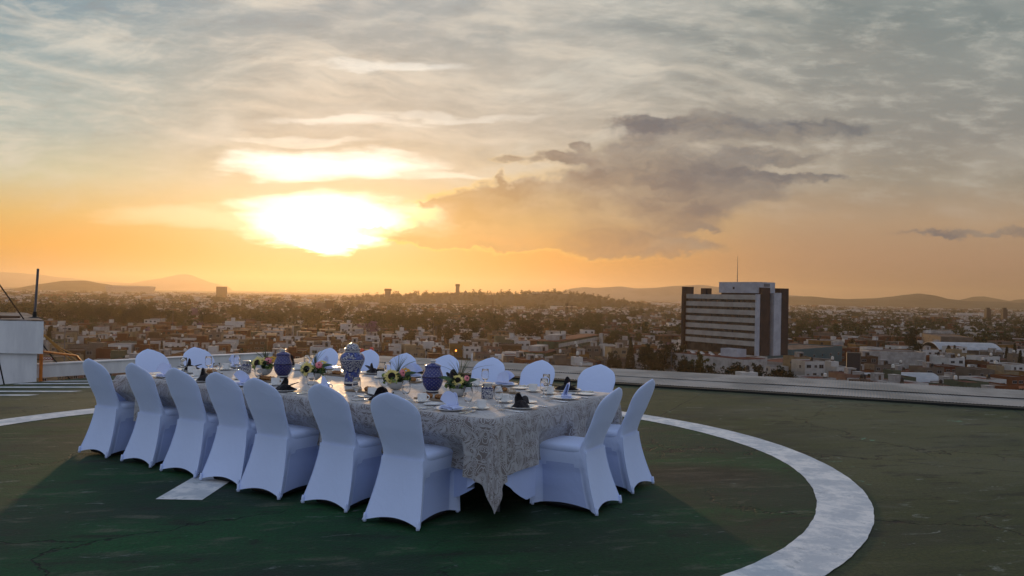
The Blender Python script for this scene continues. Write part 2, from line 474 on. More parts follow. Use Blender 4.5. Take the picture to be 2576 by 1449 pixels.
for (xa, ya), (xb, yb), w in [((-7.75, 13.66), (-5.6, 14.25), 0.13), ((-7.97, 13.22), (-5.4, 13.82), 0.15), ((-8.6, 12.62), (-5.2, 13.24), 0.16), ((-8.9, 12.05), (-6.60, 12.42), 0.15), ((-8.9, 11.6), (-6.95, 11.90), 0.14)]:
    dx, dy = xb - xa, yb - ya
    sheet('painted_stripe', [(xa, ya), (xb, yb), (xb + 0.10, yb + w), (xa + 0.05, ya + w)], 0.004, PAINT)

# metal sheet roof that runs along the far edge
def corr_nodes(t, b):
    v = tcoord(t)
    n = noise(t, v, 0.9, 4, 0.6); n2 = noise(t, v, 9, 5, 0.65)
    c = mix(t, n.ss(0.40, 0.60), (0.20, 0.185, 0.17, 1), (0.34, 0.31, 0.285, 1))
    c = mix(t, n2.ss(0.58, 0.75) * 0.5, c, (0.14, 0.10, 0.075, 1))
    basecol(t, b, c)
CORR = mat('weathered_corrugated_steel', rough=0.5, metal=0.35, spec=0.4, fn=corr_nodes)
DARK_TRIM = mat('dark_gutter_paint', (0.012, 0.014, 0.012, 1), 0.8)
edge_len = (EDGE_B - EDGE_A).length
def edge_pt(a, o, z): return EDGE_A + ED * a + EN * o + Vector((0, 0, z))
root = thing('metal_edge_roof', 'long corrugated grey metal roofing strip along the far edge of the rooftop', 'roof', EDGE_A)
mb = MB()
nrow = int((edge_len + 1.0) / 0.0225)
for a0, a1, o0, o1, dz in [(0, 7.2, 0.14, 1.08, 0.0), (7.15, 13.1, 0.14, 1.10, 0.0), (13.05, 19.2, 0.14, 1.06, 0.0), (19.15, edge_len + 1, 0.14, 1.08, 0.0), (0, 10.1, 1.02, 2.15, 0.012), (10.05, 16.0, 1.04, 2.15, 0.012), (15.95, edge_len + 1, 1.0, 2.15, 0.012)]:
    k = int((a1 - a0) / 0.008); rows = []
    for o in (o0, (o0 + o1) / 2, o1):
        zb = 0.036 + 0.003 * math.sin(o * 5 + a0) + dz + (o - 0.14) * 0.030
        rows.append([edge_pt(a0 + (a1 - a0) * i / k, o, zb + 0.003 * math.sin((a0 + (a1 - a0) * i / k) * 2 * PI / 0.048)) - EDGE_A for i in range(k + 1)])
    mb.grid(rows)
mb.build('roof_sheet', CORR, root, smooth=True)
mb = MB()
def ebox(mb, a0, a1, o0, o1, z0, z1):
    v = [edge_pt(a, o, z) - EDGE_A for z in (z0, z1) for o in (o0, o1) for a in (a0, a1)]
    mb.add(v, [(0, 2, 3, 1), (4, 5, 7, 6), (0, 1, 5, 4), (1, 3, 7, 5), (3, 2, 6, 7), (2, 0, 4, 6)])
ebox(mb, 0, edge_len, -0.06, 0.10, 0.002, 0.034)
mb.build('gutter', DARK_TRIM, root)
mb = MB(); ebox(mb, -0.2, edge_len + 1, 2.0, 2.12, -1.6, 0.07)
mb.build('fascia', DARK_TRIM, root)
# a small vent pipe poking out of the strip and a bit of rubble lying on the gutter
root = thing('vent_stub', 'small dark vent pipe sticking up from the metal roofing strip', 'vent pipe', edge_pt(14.62, 0.2, 0.035))
mb = MB().lathe([(0.05, 0), (0.05, 0.02), (0.03, 0.03), (0.03, 0.10)], 10); mb.build('pipe', DARK_TRIM, root)
mb = MB().lathe([(0.048, 0.09), (0.055, 0.12), (0.03, 0.15)], 10); mb.build('cap', DARK_TRIM, root)

# ------------------------------------------------------------------ white stair-head block and low wall
def plaster(c1, c2):
    def fn(t, b):
        v = tcoord(t); x, y, z = sep(t, v)
        n = noise(t, xyz(t, x * 2, y * 2, z * 0.5), 2.0, 5, 0.6); n2 = noise(t, v, 60, 3)
        basecol(t, b, mix(t, n.ss(0.4, 0.66), c1, c2)); bump(t, b, n2, 0.25, 0.008)
    return fn
WALLW = mat('white_painted_plaster', rough=0.85, spec=0.2, fn=plaster((0.62, 0.62, 0.62, 1), (0.74, 0.74, 0.73, 1)))
root = thing('stair_head_block', 'white plastered stair head block with dark coping at the rooftop corner', 'block', (-7.72, 13.63, 0), R(2))
def skew(x0, x1, y0, y1, z0, z1):
    mb = MB().box(x0, x1, y0, y1, z0, z1)
    mb.v = [(x - (y - 0.0) * 0.62, y, z) for x, y, z in mb.v]
    return mb
skew(-6, -0.09, 0.06, 3.4, -0.45, 0.462).build('base_wall', WALLW, root)
skew(-6, 0.0, 0.0, 3.5, 0.465, 1.00).build('upper_wall', WALLW, root)
COPING = mat('weathered_coping', rough=0.8, fn=speckle((0.10, 0.07, 0.05, 1), (0.25, 0.22, 0.20, 1), 4))
skew(-6, 0.0, 0.02, 3.5, 1.003, 1.02).build('coping', COPING, root)
mb = MB().tube([(-6, 0.2, 1.05), (-3.2, 0.15, 1.07), (-1.4, 0.25, 1.05), (-0.5, 0.2, 1.06)], 0.022, 6).tube([(-6, 0.4, 1.06), (-2.6, 0.5, 1.07), (-0.9, 0.35, 1.05)], 0.03, 6)
mb.build('rubber_hose', mat('brown_rubber', (0.12, 0.06, 0.03, 1), 0.8), root)
root = thing('low_parapet_wall', 'low white parapet wall beside the stair head block', 'wall', (-8.35, 13.95, 0))
p0, p1 = Vector((0, 0, 0)), EDGE_A - Vector((-8.35, 13.95, 0))
d = p1.normalized(); q = Vector((-d.y, d.x, 0)) * 0.16
mb = MB()
v = [p + w + Vector((0, 0, z)) for z in (0.002, 0.22) for w in (Vector((0, 0, 0)), q) for p in (p0, p1)]
mb.add(v, [(0, 2, 3, 1), (4, 5, 7, 6), (0, 1, 5, 4), (1, 3, 7, 5), (3, 2, 6, 7), (2, 0, 4, 6)]); mb.build('wall_body', WALLW, root)
v = [p + w + Vector((0, 0, z)) for z in (0.223, 0.243) for w in (-q * 0.12, q * 1.12) for p in (p0, p1)]
mb = MB().add(v, [(0, 2, 3, 1), (4, 5, 7, 6), (0, 1, 5, 4), (1, 3, 7, 5), (3, 2, 6, 7), (2, 0, 4, 6)]); mb.build('wall_cap', WALLW, root)

GALV = mat('galvanised_pole', (0.11, 0.11, 0.12, 1), 0.5, 0.5)
BLACK = mat('black_cable', (0.01, 0.01, 0.011, 1), 0.7)
ORANGE = mat('orange_enamel', (0.62, 0.20, 0.03, 1), 0.5, fn=speckle((0.62, 0.20, 0.03, 1), (0.40, 0.13, 0.03, 1), 6))
def bl(x, y): return (x / 3.84, 629 + y / 3.84)
pb, pt = at_dist(*bl(335, 660), 14.6), at_dist(*bl(368, 180), 14.6)
root = thing('mast_pole', 'slim grey mast pole standing on the white stair head block', 'mast', pb)
MB().tube([(0, 0, 0), (pt - pb)], 0.022, 8).build('pole', GALV, root)
MB().lathe([(0.10, -0.01), (0.10, 0.012), (0.035, 0.03), (0.03, 0.12)], 10).build('foot_plate', DARK_TRIM, root)
a, b_ = at_dist(*bl(-60, 255), 13.2), at_dist(*bl(680, 1255), 14.9)
mb = MB(); mb.tube([(0, 0, 0), (b_ - a) * 0.5 + Vector((0, 0, -0.05)), b_ - a], 0.010, 6)
tag(mb.build('guy_cable', BLACK, loc=a), 'black guy cable slanting down past the mast pole to the low wall', 'cable')
a, b_ = at_dist(*bl(-25, 1010), 12.8), at_dist(*bl(40, 1300), 13.0)
tag(MB().tube([(0, 0, 0), b_ - a], 0.012, 6).build('guy_cable', BLACK, loc=a), 'short black cable leaning against the white block base', 'cable')
pa, pb, pc, pd = at_dist(*bl(392, 1275), 14.15), at_dist(*bl(400, 1000), 14.15), at_dist(*bl(735, 1020), 15.6), at_dist(*bl(860, 1170), 16.6)
root = thing('orange_rail', 'orange tubular rail with an upright post beyond the white block', 'rail', pa)
MB().tube([(0, 0, 0), pb - pa], 0.028, 8).build('post', ORANGE, root)
MB().tube([at_dist(*bl(415, 980), 14.1) - pa, pc - pa], 0.020, 8).build('top_bar', ORANGE, root)
MB().tube([pc - pa, pd - pa], 0.022, 8).build('sloping_bar', ORANGE, root)
a, b_ = at_dist(*bl(424, 815), 14.0), at_dist(*bl(770, 1040), 16.5)
mb = MB()
for k in range(3): mb.tube([Vector((0, 0, -0.012 * k)), (b_ - a) * 0.4 + Vector((0, 0, -0.05 - 0.03 * k)), b_ - a + Vector((0, 0, -0.10 * k))], 0.009, 5)
tag(mb.build('yellow_rope', mat('yellow_rope_fibre', (0.42, 0.24, 0.06, 1), 0.9), loc=a), 'slack yellow rope strands strung from the white block', 'rope')
# ------------------------------------------------------------------ banquet chairs under stretch covers
def sgn(v, e): return math.copysign(abs(v) ** e, v)
def lerp(a, b, t): return a + (b - a) * t
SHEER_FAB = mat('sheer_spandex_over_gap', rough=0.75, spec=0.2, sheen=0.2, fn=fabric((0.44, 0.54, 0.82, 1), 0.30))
LIGHTSTOP = mat('black_light_stop', (0.012, 0.012, 0.013, 1), 0.5)
def make_chair():
    root = thing('banquet_chair', 'x', 'chair')
    ZS = 0.44
    def corner(t):                                     # t 0 at the floor, 1 under the seat
        yr = -0.125 * (1 - t) ** 1.5
        return 0.170 + 0.066 * (1 - t) ** 1.25, yr, 0.205 + 0.010 * (1 - t), 0.44 - 0.02 * (1 - t) * t
    NS = 24
    def hem(side, q): return (0.042, 0.038, 0.012, 0.038)[side] * math.sin(PI * q) ** 0.8
    rows = []
    NT = 16
    for j in range(NT + 1):
        t0 = j / NT
        row = []
        for side in range(4):
            for k in range(NS):
                q = k / NS
                zb = hem(side, q) + 0.006
                z = lerp(zb, ZS, t0); t = min(1.0, z / ZS)
                wr, yr, wf, yf = corner(t)
                P = [(-wr, yr), (wr, yr), (wf, yf), (-wf, yf)]
                a, b = P[side], P[(side + 1) % 4]
                x, y = lerp(a[0], b[0], q), lerp(a[1], b[1], q)
                pin = math.sin(PI * q)
                if side in (1, 3):
                    flat = min(1.0, pin * 2.6) ** 2.2
                    top = 1.0 - max(0.0, (t - 0.62) / 0.30) if t > 0.62 + 0.12 * (1 - pin) else 1.0
                    d = 0.046 * flat * max(0.0, min(1.0, top)) * (0.55 + 0.45 * (1 - t))
                    x += d if side == 3 else -d
                elif side == 2:
                    y -= 0.045 * min(1.0, pin * 1.6) * max(0.0, min(1.0, (0.92 - t) / 0.25))
                else:
                    y += 0.022 * pin * (1 - t) - 0.012 * pin * t
                # creases that run up from each foot
                cdist = min(q, 1 - q)
                cr = 0.0065 * math.exp(-cdist * 9) * math.exp(-t * 5) * math.sin(cdist * 80)
                n = (0, -1) if side == 0 else (1, 0) if side == 1 else (0, 1) if side == 2 else (-1, 0)
                row.append((x + n[0] * cr, y + n[1] * cr, z))
        rows.append(row)
    mb = MB().grid(rows, close=True)
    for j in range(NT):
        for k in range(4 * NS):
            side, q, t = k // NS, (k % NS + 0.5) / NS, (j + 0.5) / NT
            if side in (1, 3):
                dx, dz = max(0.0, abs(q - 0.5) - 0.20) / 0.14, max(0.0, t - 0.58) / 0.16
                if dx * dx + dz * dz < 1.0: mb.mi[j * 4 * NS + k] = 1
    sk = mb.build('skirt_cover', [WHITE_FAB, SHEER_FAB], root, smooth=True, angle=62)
    # gathered foot pockets at the four feet
    for side in range(4):
        wr, yr, wf, yf = corner(0.0)
        cx, cy = [(-wr, yr), (wr, yr), (wf, yf), (-wf, yf)][side]
        mb = MB().lathe([(0.013, 0.001), (0.013, 0.02), (0.010, 0.045), (0.006, 0.06)], 10)
        mb.xf(Matrix.Translation((cx * 0.935, cy * 0.965 + (0.004 if cy < 0 else -0.002), 0)))
        mb.build('foot_pocket', WHITE_FAB, sk, smooth=True)
    # unseen low rail loop, added to stop sun leaking under the hem
    mb = MB()
    pts = [(-0.15, -0.03, 0.026), (0.15, -0.03, 0.026), (0.145, 0.33, 0.026), (-0.145, 0.33, 0.026)]
    for a, b in zip(pts, pts[1:] + pts[:1]): mb.tube([a, b], 0.024, 6)
    mb.build('inner_light_stop', LIGHTSTOP, root)
    # hem seam and piping
    for sx in (-1, 1):
        mb = MB(); pts = []
        for j in range(17):
            t = j / 16
            wr, yr, wf, yf = corner(t)
            pts.append((sx * (wr + 0.0005), yr, max(0.01, t * ZS)))
        mb.tube(pts, 0.0032, 5)
        mb.build('side_seam', WHITE_FAB, sk, smooth=True)
    # seat pad
    rows = []
    prof = [(0.965, 0.425), (1.0, 0.436), (1.012, 0.452), (1.0, 0.468), (0.96, 0.477), (0.80, 0.484), (0.5, 0.489), (0.2, 0.491), (0.0, 0.491)]
    for k, z in prof:
        row = []
        for i in range(48):
            a = 2 * PI * i / 48
            x, y = sgn(math.cos(a), 0.38), sgn(math.sin(a), 0.38)
            w = lerp(0.182, 0.208, (y + 1) / 2)
            row.append((x * w * k, 0.228 + y * 0.222 * k, z))
        rows.append(row)
    MB().grid(rows, close=True).build('seat', WHITE_FAB, root, smooth=True)
    # padded back: round shoulders and a raised crest
    Z0, NB, NA = 0.425, 30, 44
    def wid(z): return 0.1745 + 0.033 * min(1, max(0, (z - 0.47) / 0.30)) ** 1.2
    def topz(a):
        a = abs(a)
        return 0.915 - 0.046 * (0.5 - 0.5 * math.cos(PI * min(1, a / 0.78))) - 0.108 * a ** 7
    rows = []
    for j in range(NB + 1):
        b = 1 - (1 - j / NB) ** 1.35
        row = []
        for i in range(NA):
            ph = 2 * PI * i / NA
            eb = min(1.0, b * 4); ax = sgn(math.cos(ph), lerp(0.25, 0.55, eb)); ay = sgn(math.sin(ph), lerp(0.25, 0.85, eb))
            z = Z0 + (topz(ax) - Z0) * b
            th = (0.034 - 0.012 * b) * max(0.0, 1 - b ** 9) ** 0.5
            rec = -0.195 * max(0, (z - 0.45) / 0.46) ** 1.12
            x = ax * wid(z) * (1 - 0.0 * b)
            y = 0.0345 - 0.018 * min(1.0, max(0.0, (z - 0.45) / 0.2)) + rec + ay * th + 0.020 * ax * ax * b
            row.append((x, y, z))
        rows.append(row)
    mb = MB().grid(rows, close=True)
    mb.build('backrest', WHITE_FAB, root, smooth=True)
    return remember(root)
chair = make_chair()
used = set()
CG = 'white covered banquet chairs round the table'
near = [((-3.88, 7.80), -32.5, 'far left end of'), ((-3.31, 7.44), -33.7, ''), ((-2.79, 7.08), -31.0, ''), ((-2.33, 6.78), -29.5, ''), ((-1.90, 6.41), -30.5, ''), ((-1.32, 6.095), -33.0, ''), ((-0.77, 5.66), -27.5, '')]
near_lab = ['white covered chair at the far end of the near row, a little apart', 'white chair second from the far end of the near row', 'white chair of the near row just before the painted white bar', 'white chair of the near row standing on the painted white bar',
            'white chair third from the table corner in the near row', 'white chair second from the table corner in the near row', 'white chair nearest the camera, its back towards us beside the hanging cloth corner']
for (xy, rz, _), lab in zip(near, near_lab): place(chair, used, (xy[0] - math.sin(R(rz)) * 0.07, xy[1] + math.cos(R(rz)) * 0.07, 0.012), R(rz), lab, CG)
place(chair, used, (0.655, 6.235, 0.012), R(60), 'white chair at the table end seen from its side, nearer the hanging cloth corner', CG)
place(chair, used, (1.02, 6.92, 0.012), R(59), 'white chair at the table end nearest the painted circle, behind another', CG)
def back_at(x, y, rz):
    top = G(x, y, 0.912); f = Vector((-math.sin(rz), math.cos(rz), 0))
    p = top + f * 0.17
    return (p.x, p.y, 0.012)
FARC = [(830, 878, 147, 'white chair back behind the tall blue and white vase, on its sun side'), (931, 882, 148, 'white chair back just beyond the tall blue and white vase, towards the office tower'), (1021, 891, 149, 'white chair back partly hidden by tall grass of a flower bowl'),
        (1128, 895, 147, 'white chair back between the dark lidded jar and the grass sprays'), (1239, 902, 148, 'white chair back behind the white napkin fan near the silver lidded pot'), (1363, 909, 146, 'white chair back second from the end of the far row, before the rust lit roofing'),
        (1510, 920, 147, 'white chair back at the end of the far row, nearest the office tower')]
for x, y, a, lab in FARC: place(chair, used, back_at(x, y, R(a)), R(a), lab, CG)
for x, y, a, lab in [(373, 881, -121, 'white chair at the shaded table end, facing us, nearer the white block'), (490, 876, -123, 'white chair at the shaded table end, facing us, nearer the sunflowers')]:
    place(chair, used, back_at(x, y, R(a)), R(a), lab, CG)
# ------------------------------------------------------------------ table and cloths
TN = Vector((-0.105, 5.585, 0)); TU = Vector((-0.845, 0.536, 0)).normalized(); TV = Vector((0.536, 0.845, 0)).normalized()
TL, TW, TZ = 4.37, 1.97, 0.752
def T(s, t, z=TZ): return TN + TU * s + TV * t + Vector((0, 0, z))
TROT = math.atan2(-TU.y, -TU.x)                    # local +x runs towards the near right corner, +y across
WOOD = mat('plywood_top', rough=0.6, fn=speckle((0.25, 0.16, 0.09, 1), (0.32, 0.21, 0.12, 1), 5))
LEGM = mat('grey_steel_leg', (0.10, 0.10, 0.11, 1), 0.45, 0.7)
root = thing('banquet_table', 'long banquet table hidden under patterned and white cloths', 'table', T(TL / 2, TW / 2, 0), TROT)
MB().box(-TL / 2 + 0.02, TL / 2 - 0.02, -TW / 2 + 0.02, TW / 2 - 0.02, 0.715, 0.738).build('tabletop', WOOD, root)
for sx in (-1.95, -0.7, 0.7, 1.95):
    for sy in (-0.55, 0.55):
        mb = MB().tube([(sx, sy, 0.0), (sx, sy, 0.714)], 0.016, 8); mb.build('leg', LEGM, root)

def cloth_pattern(t, b):
    uv = tcoord(t, 'UV')
    x, y, z = sep(t, uv)
    def field(dx, dy):
        # mirrored repeat, so the swirls pair up like a damask
        a = (x + dx).f('PINGPONG', 0.27); c = (y + dy).f('PINGPONG', 0.43)
        v = xyz(t, a, c)
        return noise(t, v, 14.0, 0.3, 0.4, 0.45)
    e = 0.0016
    n0, nx, ny = field(0, 0), field(e, 0), field(0, e)
    gx, gy = (nx - n0) / e, (ny - n0) / e
    g = (gx * gx + gy * gy).f('SQRT').f('MAXIMUM', 2.6)
    k = 15.0
    fr = ((n0 * k).f('FRACT') - 0.5).f('ABSOLUTE')
    d = (0.5 - fr) / k / g                              # metres to the nearest line
    line = d.ss(0.0030, 0.0020)
    c = mix(t, line, (0.165, 0.142, 0.134, 1), (0.38, 0.38, 0.39, 1))
    basecol(t, b, c)
    t.links.new(mix(t, line, (0.52, 0.52, 0.52, 1), (0.68, 0.68, 0.68, 1)), b.inputs['Roughness'])
    bump(t, b, noise(t, tcoord(t), 5.0, 4, 0.55) + line * 0.03, 0.35, 0.02)
CLOTH = mat('taupe_damask', rough=0.6, spec=0.3, sheen=0.5, fn=cloth_pattern)

def seat_push(s_list, s, width=0.215):
    p = 0.0
    for q in s_list:
        d = abs(s - q)
        p = max(p, 1.0 if d < width else max(0.0, 1 - (d - width) / 0.06))
    return p * p * (3 - 2 * p)
def drape(name, L, W, z, drop_fn, rad, flare, ripple, seed, m, uvs=True, push=None, nrow=14, corner_out=0.10):
    """top sheet and hanging skirt of a cloth; local frame: x 0..L along the near side, y 0..W across"""
    rng = random.Random(seed)
    per = []                                             # (x, y, nx, ny, s_along, corner weight)
    def seg(x0, y0, x1, y1, nx, ny, n):
        for i in range(n):
            q = i / n; ln = math.hypot(x1 - x0, y1 - y0)
            cd = min(q, 1 - q) * ln
            per.append((lerp(x0, x1, q), lerp(y0, y1, q), nx, ny, q * ln, cd + 0.045))
    def arc(cx, cy, a0, n):
        for i in range(n):
            a = a0 + PI / 2 * i / n
            per.append((cx + rad * math.cos(a), cy + rad * math.sin(a), math.cos(a), math.sin(a), None, abs(i / n - 0.5) * 0.09))
    k = 40
    seg(rad, 0, L - rad, 0, 0, -1, int(L * k)); arc(L - rad, rad, -PI / 2, 12)
    seg(L, rad, L, W - rad, 1, 0, int(W * k)); arc(L - rad, W - rad, 0, 12)
    seg(L - rad, W, rad, W, 0, 1, int(L * k)); arc(rad, W - rad, PI / 2, 12)
    seg(0, W - rad, 0, rad, -1, 0, int(W * k)); arc(rad, rad, PI, 12)
    ph = [rng.uniform(0, 6.28) for _ in range(8)]
    acc = 0.0; verts = []; uv = []; faces = []
    n = len(per); S = []
    for i, p in enumerate(per):
        if i: acc += math.hypot(p[0] - per[i - 1][0], p[1] - per[i - 1][1])
        S.append(acc)
    # rings on the top
    ring_k = [0.0, 0.35, 0.7, 0.9, 0.975]
    for kk in ring_k:
        for i, p in enumerate(per):
            x, y = L / 2 + (p[0] - L / 2) * kk, W / 2 + (p[1] - W / 2) * kk
            zz = z + 0.0016 * math.sin(x * 9 + ph[0]) * math.sin(y * 8 + ph[1])
            verts.append((x, y, zz)); uv.append((x, y))
    for i, p in enumerate(per): verts.append((p[0] - p[2] * 0.008, p[1] - p[3] * 0.008, z)); uv.append((p[0], p[1]))
    base_rows = len(ring_k) + 1
    for j in range(1, nrow + 1):
        f = j / nrow
        for i, p in enumerate(per):
            s = S[i]; cd = p[5]
            cw = math.exp(-(cd / 0.10) ** 2)
            drop = drop_fn(cd, s, ph) 
            zz = drop * f
            off = 0.004 + 0.010 * min(1, f * 6) + flare * f
            rp = (math.sin(s * 9.0 + ph[2]) + 0.6 * math.sin(s * 17.0 + ph[3]) + 0.4 * math.sin(s * 31 + ph[4])) * ripple * f ** 1.3 * (1 - 0.4 * cw)
            off += rp + corner_out * cw * f
            fold = math.exp(-(cd / 0.16) ** 2) * f * 0.030 * math.sin(cd * 62 + (1.3 if p[2] > 0 else 0)) * min(1, cd / 0.03)
            off += fold
            if push and p[4] is not None:
                pl = push.get((round(p[2]), round(p[3])))
                if pl:
                    pp = seat_push(pl[0], p[0] if abs(p[3]) > 0.5 else p[1])
                    low = min(1.0, max(0.0, (zz - 0.14) / 0.14))
                    off -= pp * low * pl[1]
            verts.append((p[0] + p[2] * off, p[1] + p[3] * off, z - zz - 0.002))
            uv.append((p[0] + p[2] * zz, p[1] + p[3] * zz))
    rowsn = base_rows + nrow
    for j in range(rowsn - 1):
        for i in range(n):
            a, b = j * n + i, j * n + (i + 1) % n
            faces.append((a, b, b + n, a + n))
    me = bpy.data.meshes.new(name); me.from_pydata(verts, [], faces)
    ul = me.uv_layers.new(name='UVMap')
    idx = np.empty(len(me.loops), dtype=np.int32); me.loops.foreach_get('vertex_index', idx)
    ul.data.foreach_set('uv', np.array(uv, dtype=np.float32)[idx].ravel())
    me.shade_smooth(); me.materials.append(m)
    bm = bmesh.new(); bm.from_mesh(me); bmesh.ops.recalc_face_normals(bm, faces=bm.faces); bm.to_mesh(me); bm.free()
    o = link(name, me)
    # x runs against TU so that the mapping is x -> s = L - x ; use a frame at the far left corner
    o.location = T(L + (TL - L) / 2, -(W - TW) / 2, 0.0); o.rotation_euler = (0, 0, TROT)
    return o
nearS = [((Vector((c[0][0], c[0][1], 0)) - TN).dot(TU)) for c in near]
push = {(0, -1): ([TL - (s - 0.10) for s in nearS], 0.17), (1, 0): ([0.83, 1.58], 0.10), (0, 1): ([TL - s for s in (0.45, 1.1, 1.65, 2.2, 2.6, 3.2, 3.7)], 0.15), (-1, 0): ([0.65, 1.2], 0.12)}
def drop_main(cd, s, ph): return 0.385 + 0.060 * math.exp(-cd / 0.14) + 0.170 * math.exp(-cd / 0.030) + 0.010 * math.sin(s * 5 + ph[5])
o = drape('tablecloth', TL, TW, TZ - 0.002, drop_main, 0.022, 0.026, 0.006, 3, CLOTH, push=push, corner_out=0.055)
tag(o, 'taupe and silver swirl patterned tablecloth with hanging corner folds', 'tablecloth')
def drop_under(cd, s, ph): return 0.36 + 0.235 * min(1.0, cd / 0.42) ** 0.8 + 0.02 * math.sin(s * 7 + ph[6])
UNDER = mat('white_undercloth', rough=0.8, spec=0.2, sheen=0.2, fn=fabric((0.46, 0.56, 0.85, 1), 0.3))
pu = {k: (v[0], v[1] + 0.02) for k, v in push.items()}
o = drape('undercloth', TL - 0.03, TW - 0.03, TZ - 0.009, drop_under, 0.04, 0.012, 0.008, 8, UNDER, push=pu, corner_out=0.0)
tag(o, 'plain white undercloth showing below the patterned tablecloth', 'tablecloth')
# ------------------------------------------------------------------ the town below
GZ = -33.0
def gc(x, y): return G(x, y, GZ)
def hz(x): return 741 + 0.02 * (x - 1288)
def todpx(p):
    """survey-photo position of a point, for describing and for leaving room"""
    d = np.array(p) - np.array([0, 0, EYE]); q = _m.T @ d
    return (512 + FPX * q[0] / -q[2]) / DS, (288 - FPX * q[1] / -q[2]) / DS
rnd = random.Random(11)
def wallmat(name, c, dark=0.7):
    c = tuple(v * k for v, k in zip(c[:3], (0.80, 0.76, 0.71) if min(c[:3]) > 0.4 else (0.44, 0.37, 0.31))) + (1,)
    return mat(name, c, 0.85, spec=0.2, fn=speckle(tuple(v * dark for v in c[:3]) + (1,), c, 0.35, 0.36, 0.6))
WM = {'white': wallmat('limewashed_wall', (0.62, 0.62, 0.61, 1), 0.82), 'cream': wallmat('cream_wall', (0.52, 0.46, 0.32, 1)), 'grey': wallmat('bare_concrete_wall', (0.30, 0.28, 0.26, 1)),
      'brick red': wallmat('brick_red_wall', (0.22, 0.070, 0.042, 1)), 'terracotta': wallmat('terracotta_wall', (0.34, 0.13, 0.065, 1)), 'ochre': wallmat('ochre_wall', (0.40, 0.25, 0.09, 1)),
      'pinkish': wallmat('pink_wall', (0.42, 0.27, 0.23, 1)), 'brown': wallmat('brown_wall', (0.17, 0.105, 0.07, 1)), 'pale grey': wallmat('pale_grey_wall', (0.46, 0.45, 0.44, 1)), 'dull green': wallmat('dull_green_wall', (0.17, 0.24, 0.18, 1))}
ROOFM = mat('flat_roof_screed', rough=0.9, spec=0.15, fn=speckle((0.075, 0.045, 0.034, 1), (0.15, 0.11, 0.09, 1), 0.3))
ROOFR = mat('red_roof_coating', rough=0.9, spec=0.15, fn=speckle((0.11, 0.034, 0.022, 1), (0.17, 0.065, 0.045, 1), 0.4))
TILE = mat('clay_roof_tile', rough=0.85, spec=0.2, fn=speckle((0.24, 0.08, 0.04, 1), (0.34, 0.14, 0.07, 1), 1.2))
PANE = mat('dark_window_glass', (0.018, 0.020, 0.024, 1), 0.15, spec=0.5)
FRAME = mat('window_frame_paint', (0.28, 0.27, 0.26, 1), 0.6)
DOORM = mat('brown_door_paint', (0.10, 0.055, 0.03, 1), 0.6)
TANKB = mat('black_plastic_tank', (0.012, 0.011, 0.011, 1), 0.5)
TANKW = mat('pale_plastic_tank', (0.55, 0.52, 0.46, 1), 0.5)
ASPHALT = mat('town_ground_mix', rough=0.95, spec=0.1, fn=speckle((0.020, 0.015, 0.012, 1), (0.050, 0.038, 0.028, 1), 0.02, 0.4, 0.6))
tag(MB().add([(-15000, -3000, GZ), (15000, -3000, GZ), (15000, 16200, GZ), (-15000, 16200, GZ)], [(0, 1, 2, 3)]).build('town_ground', ASPHALT), kind='structure')

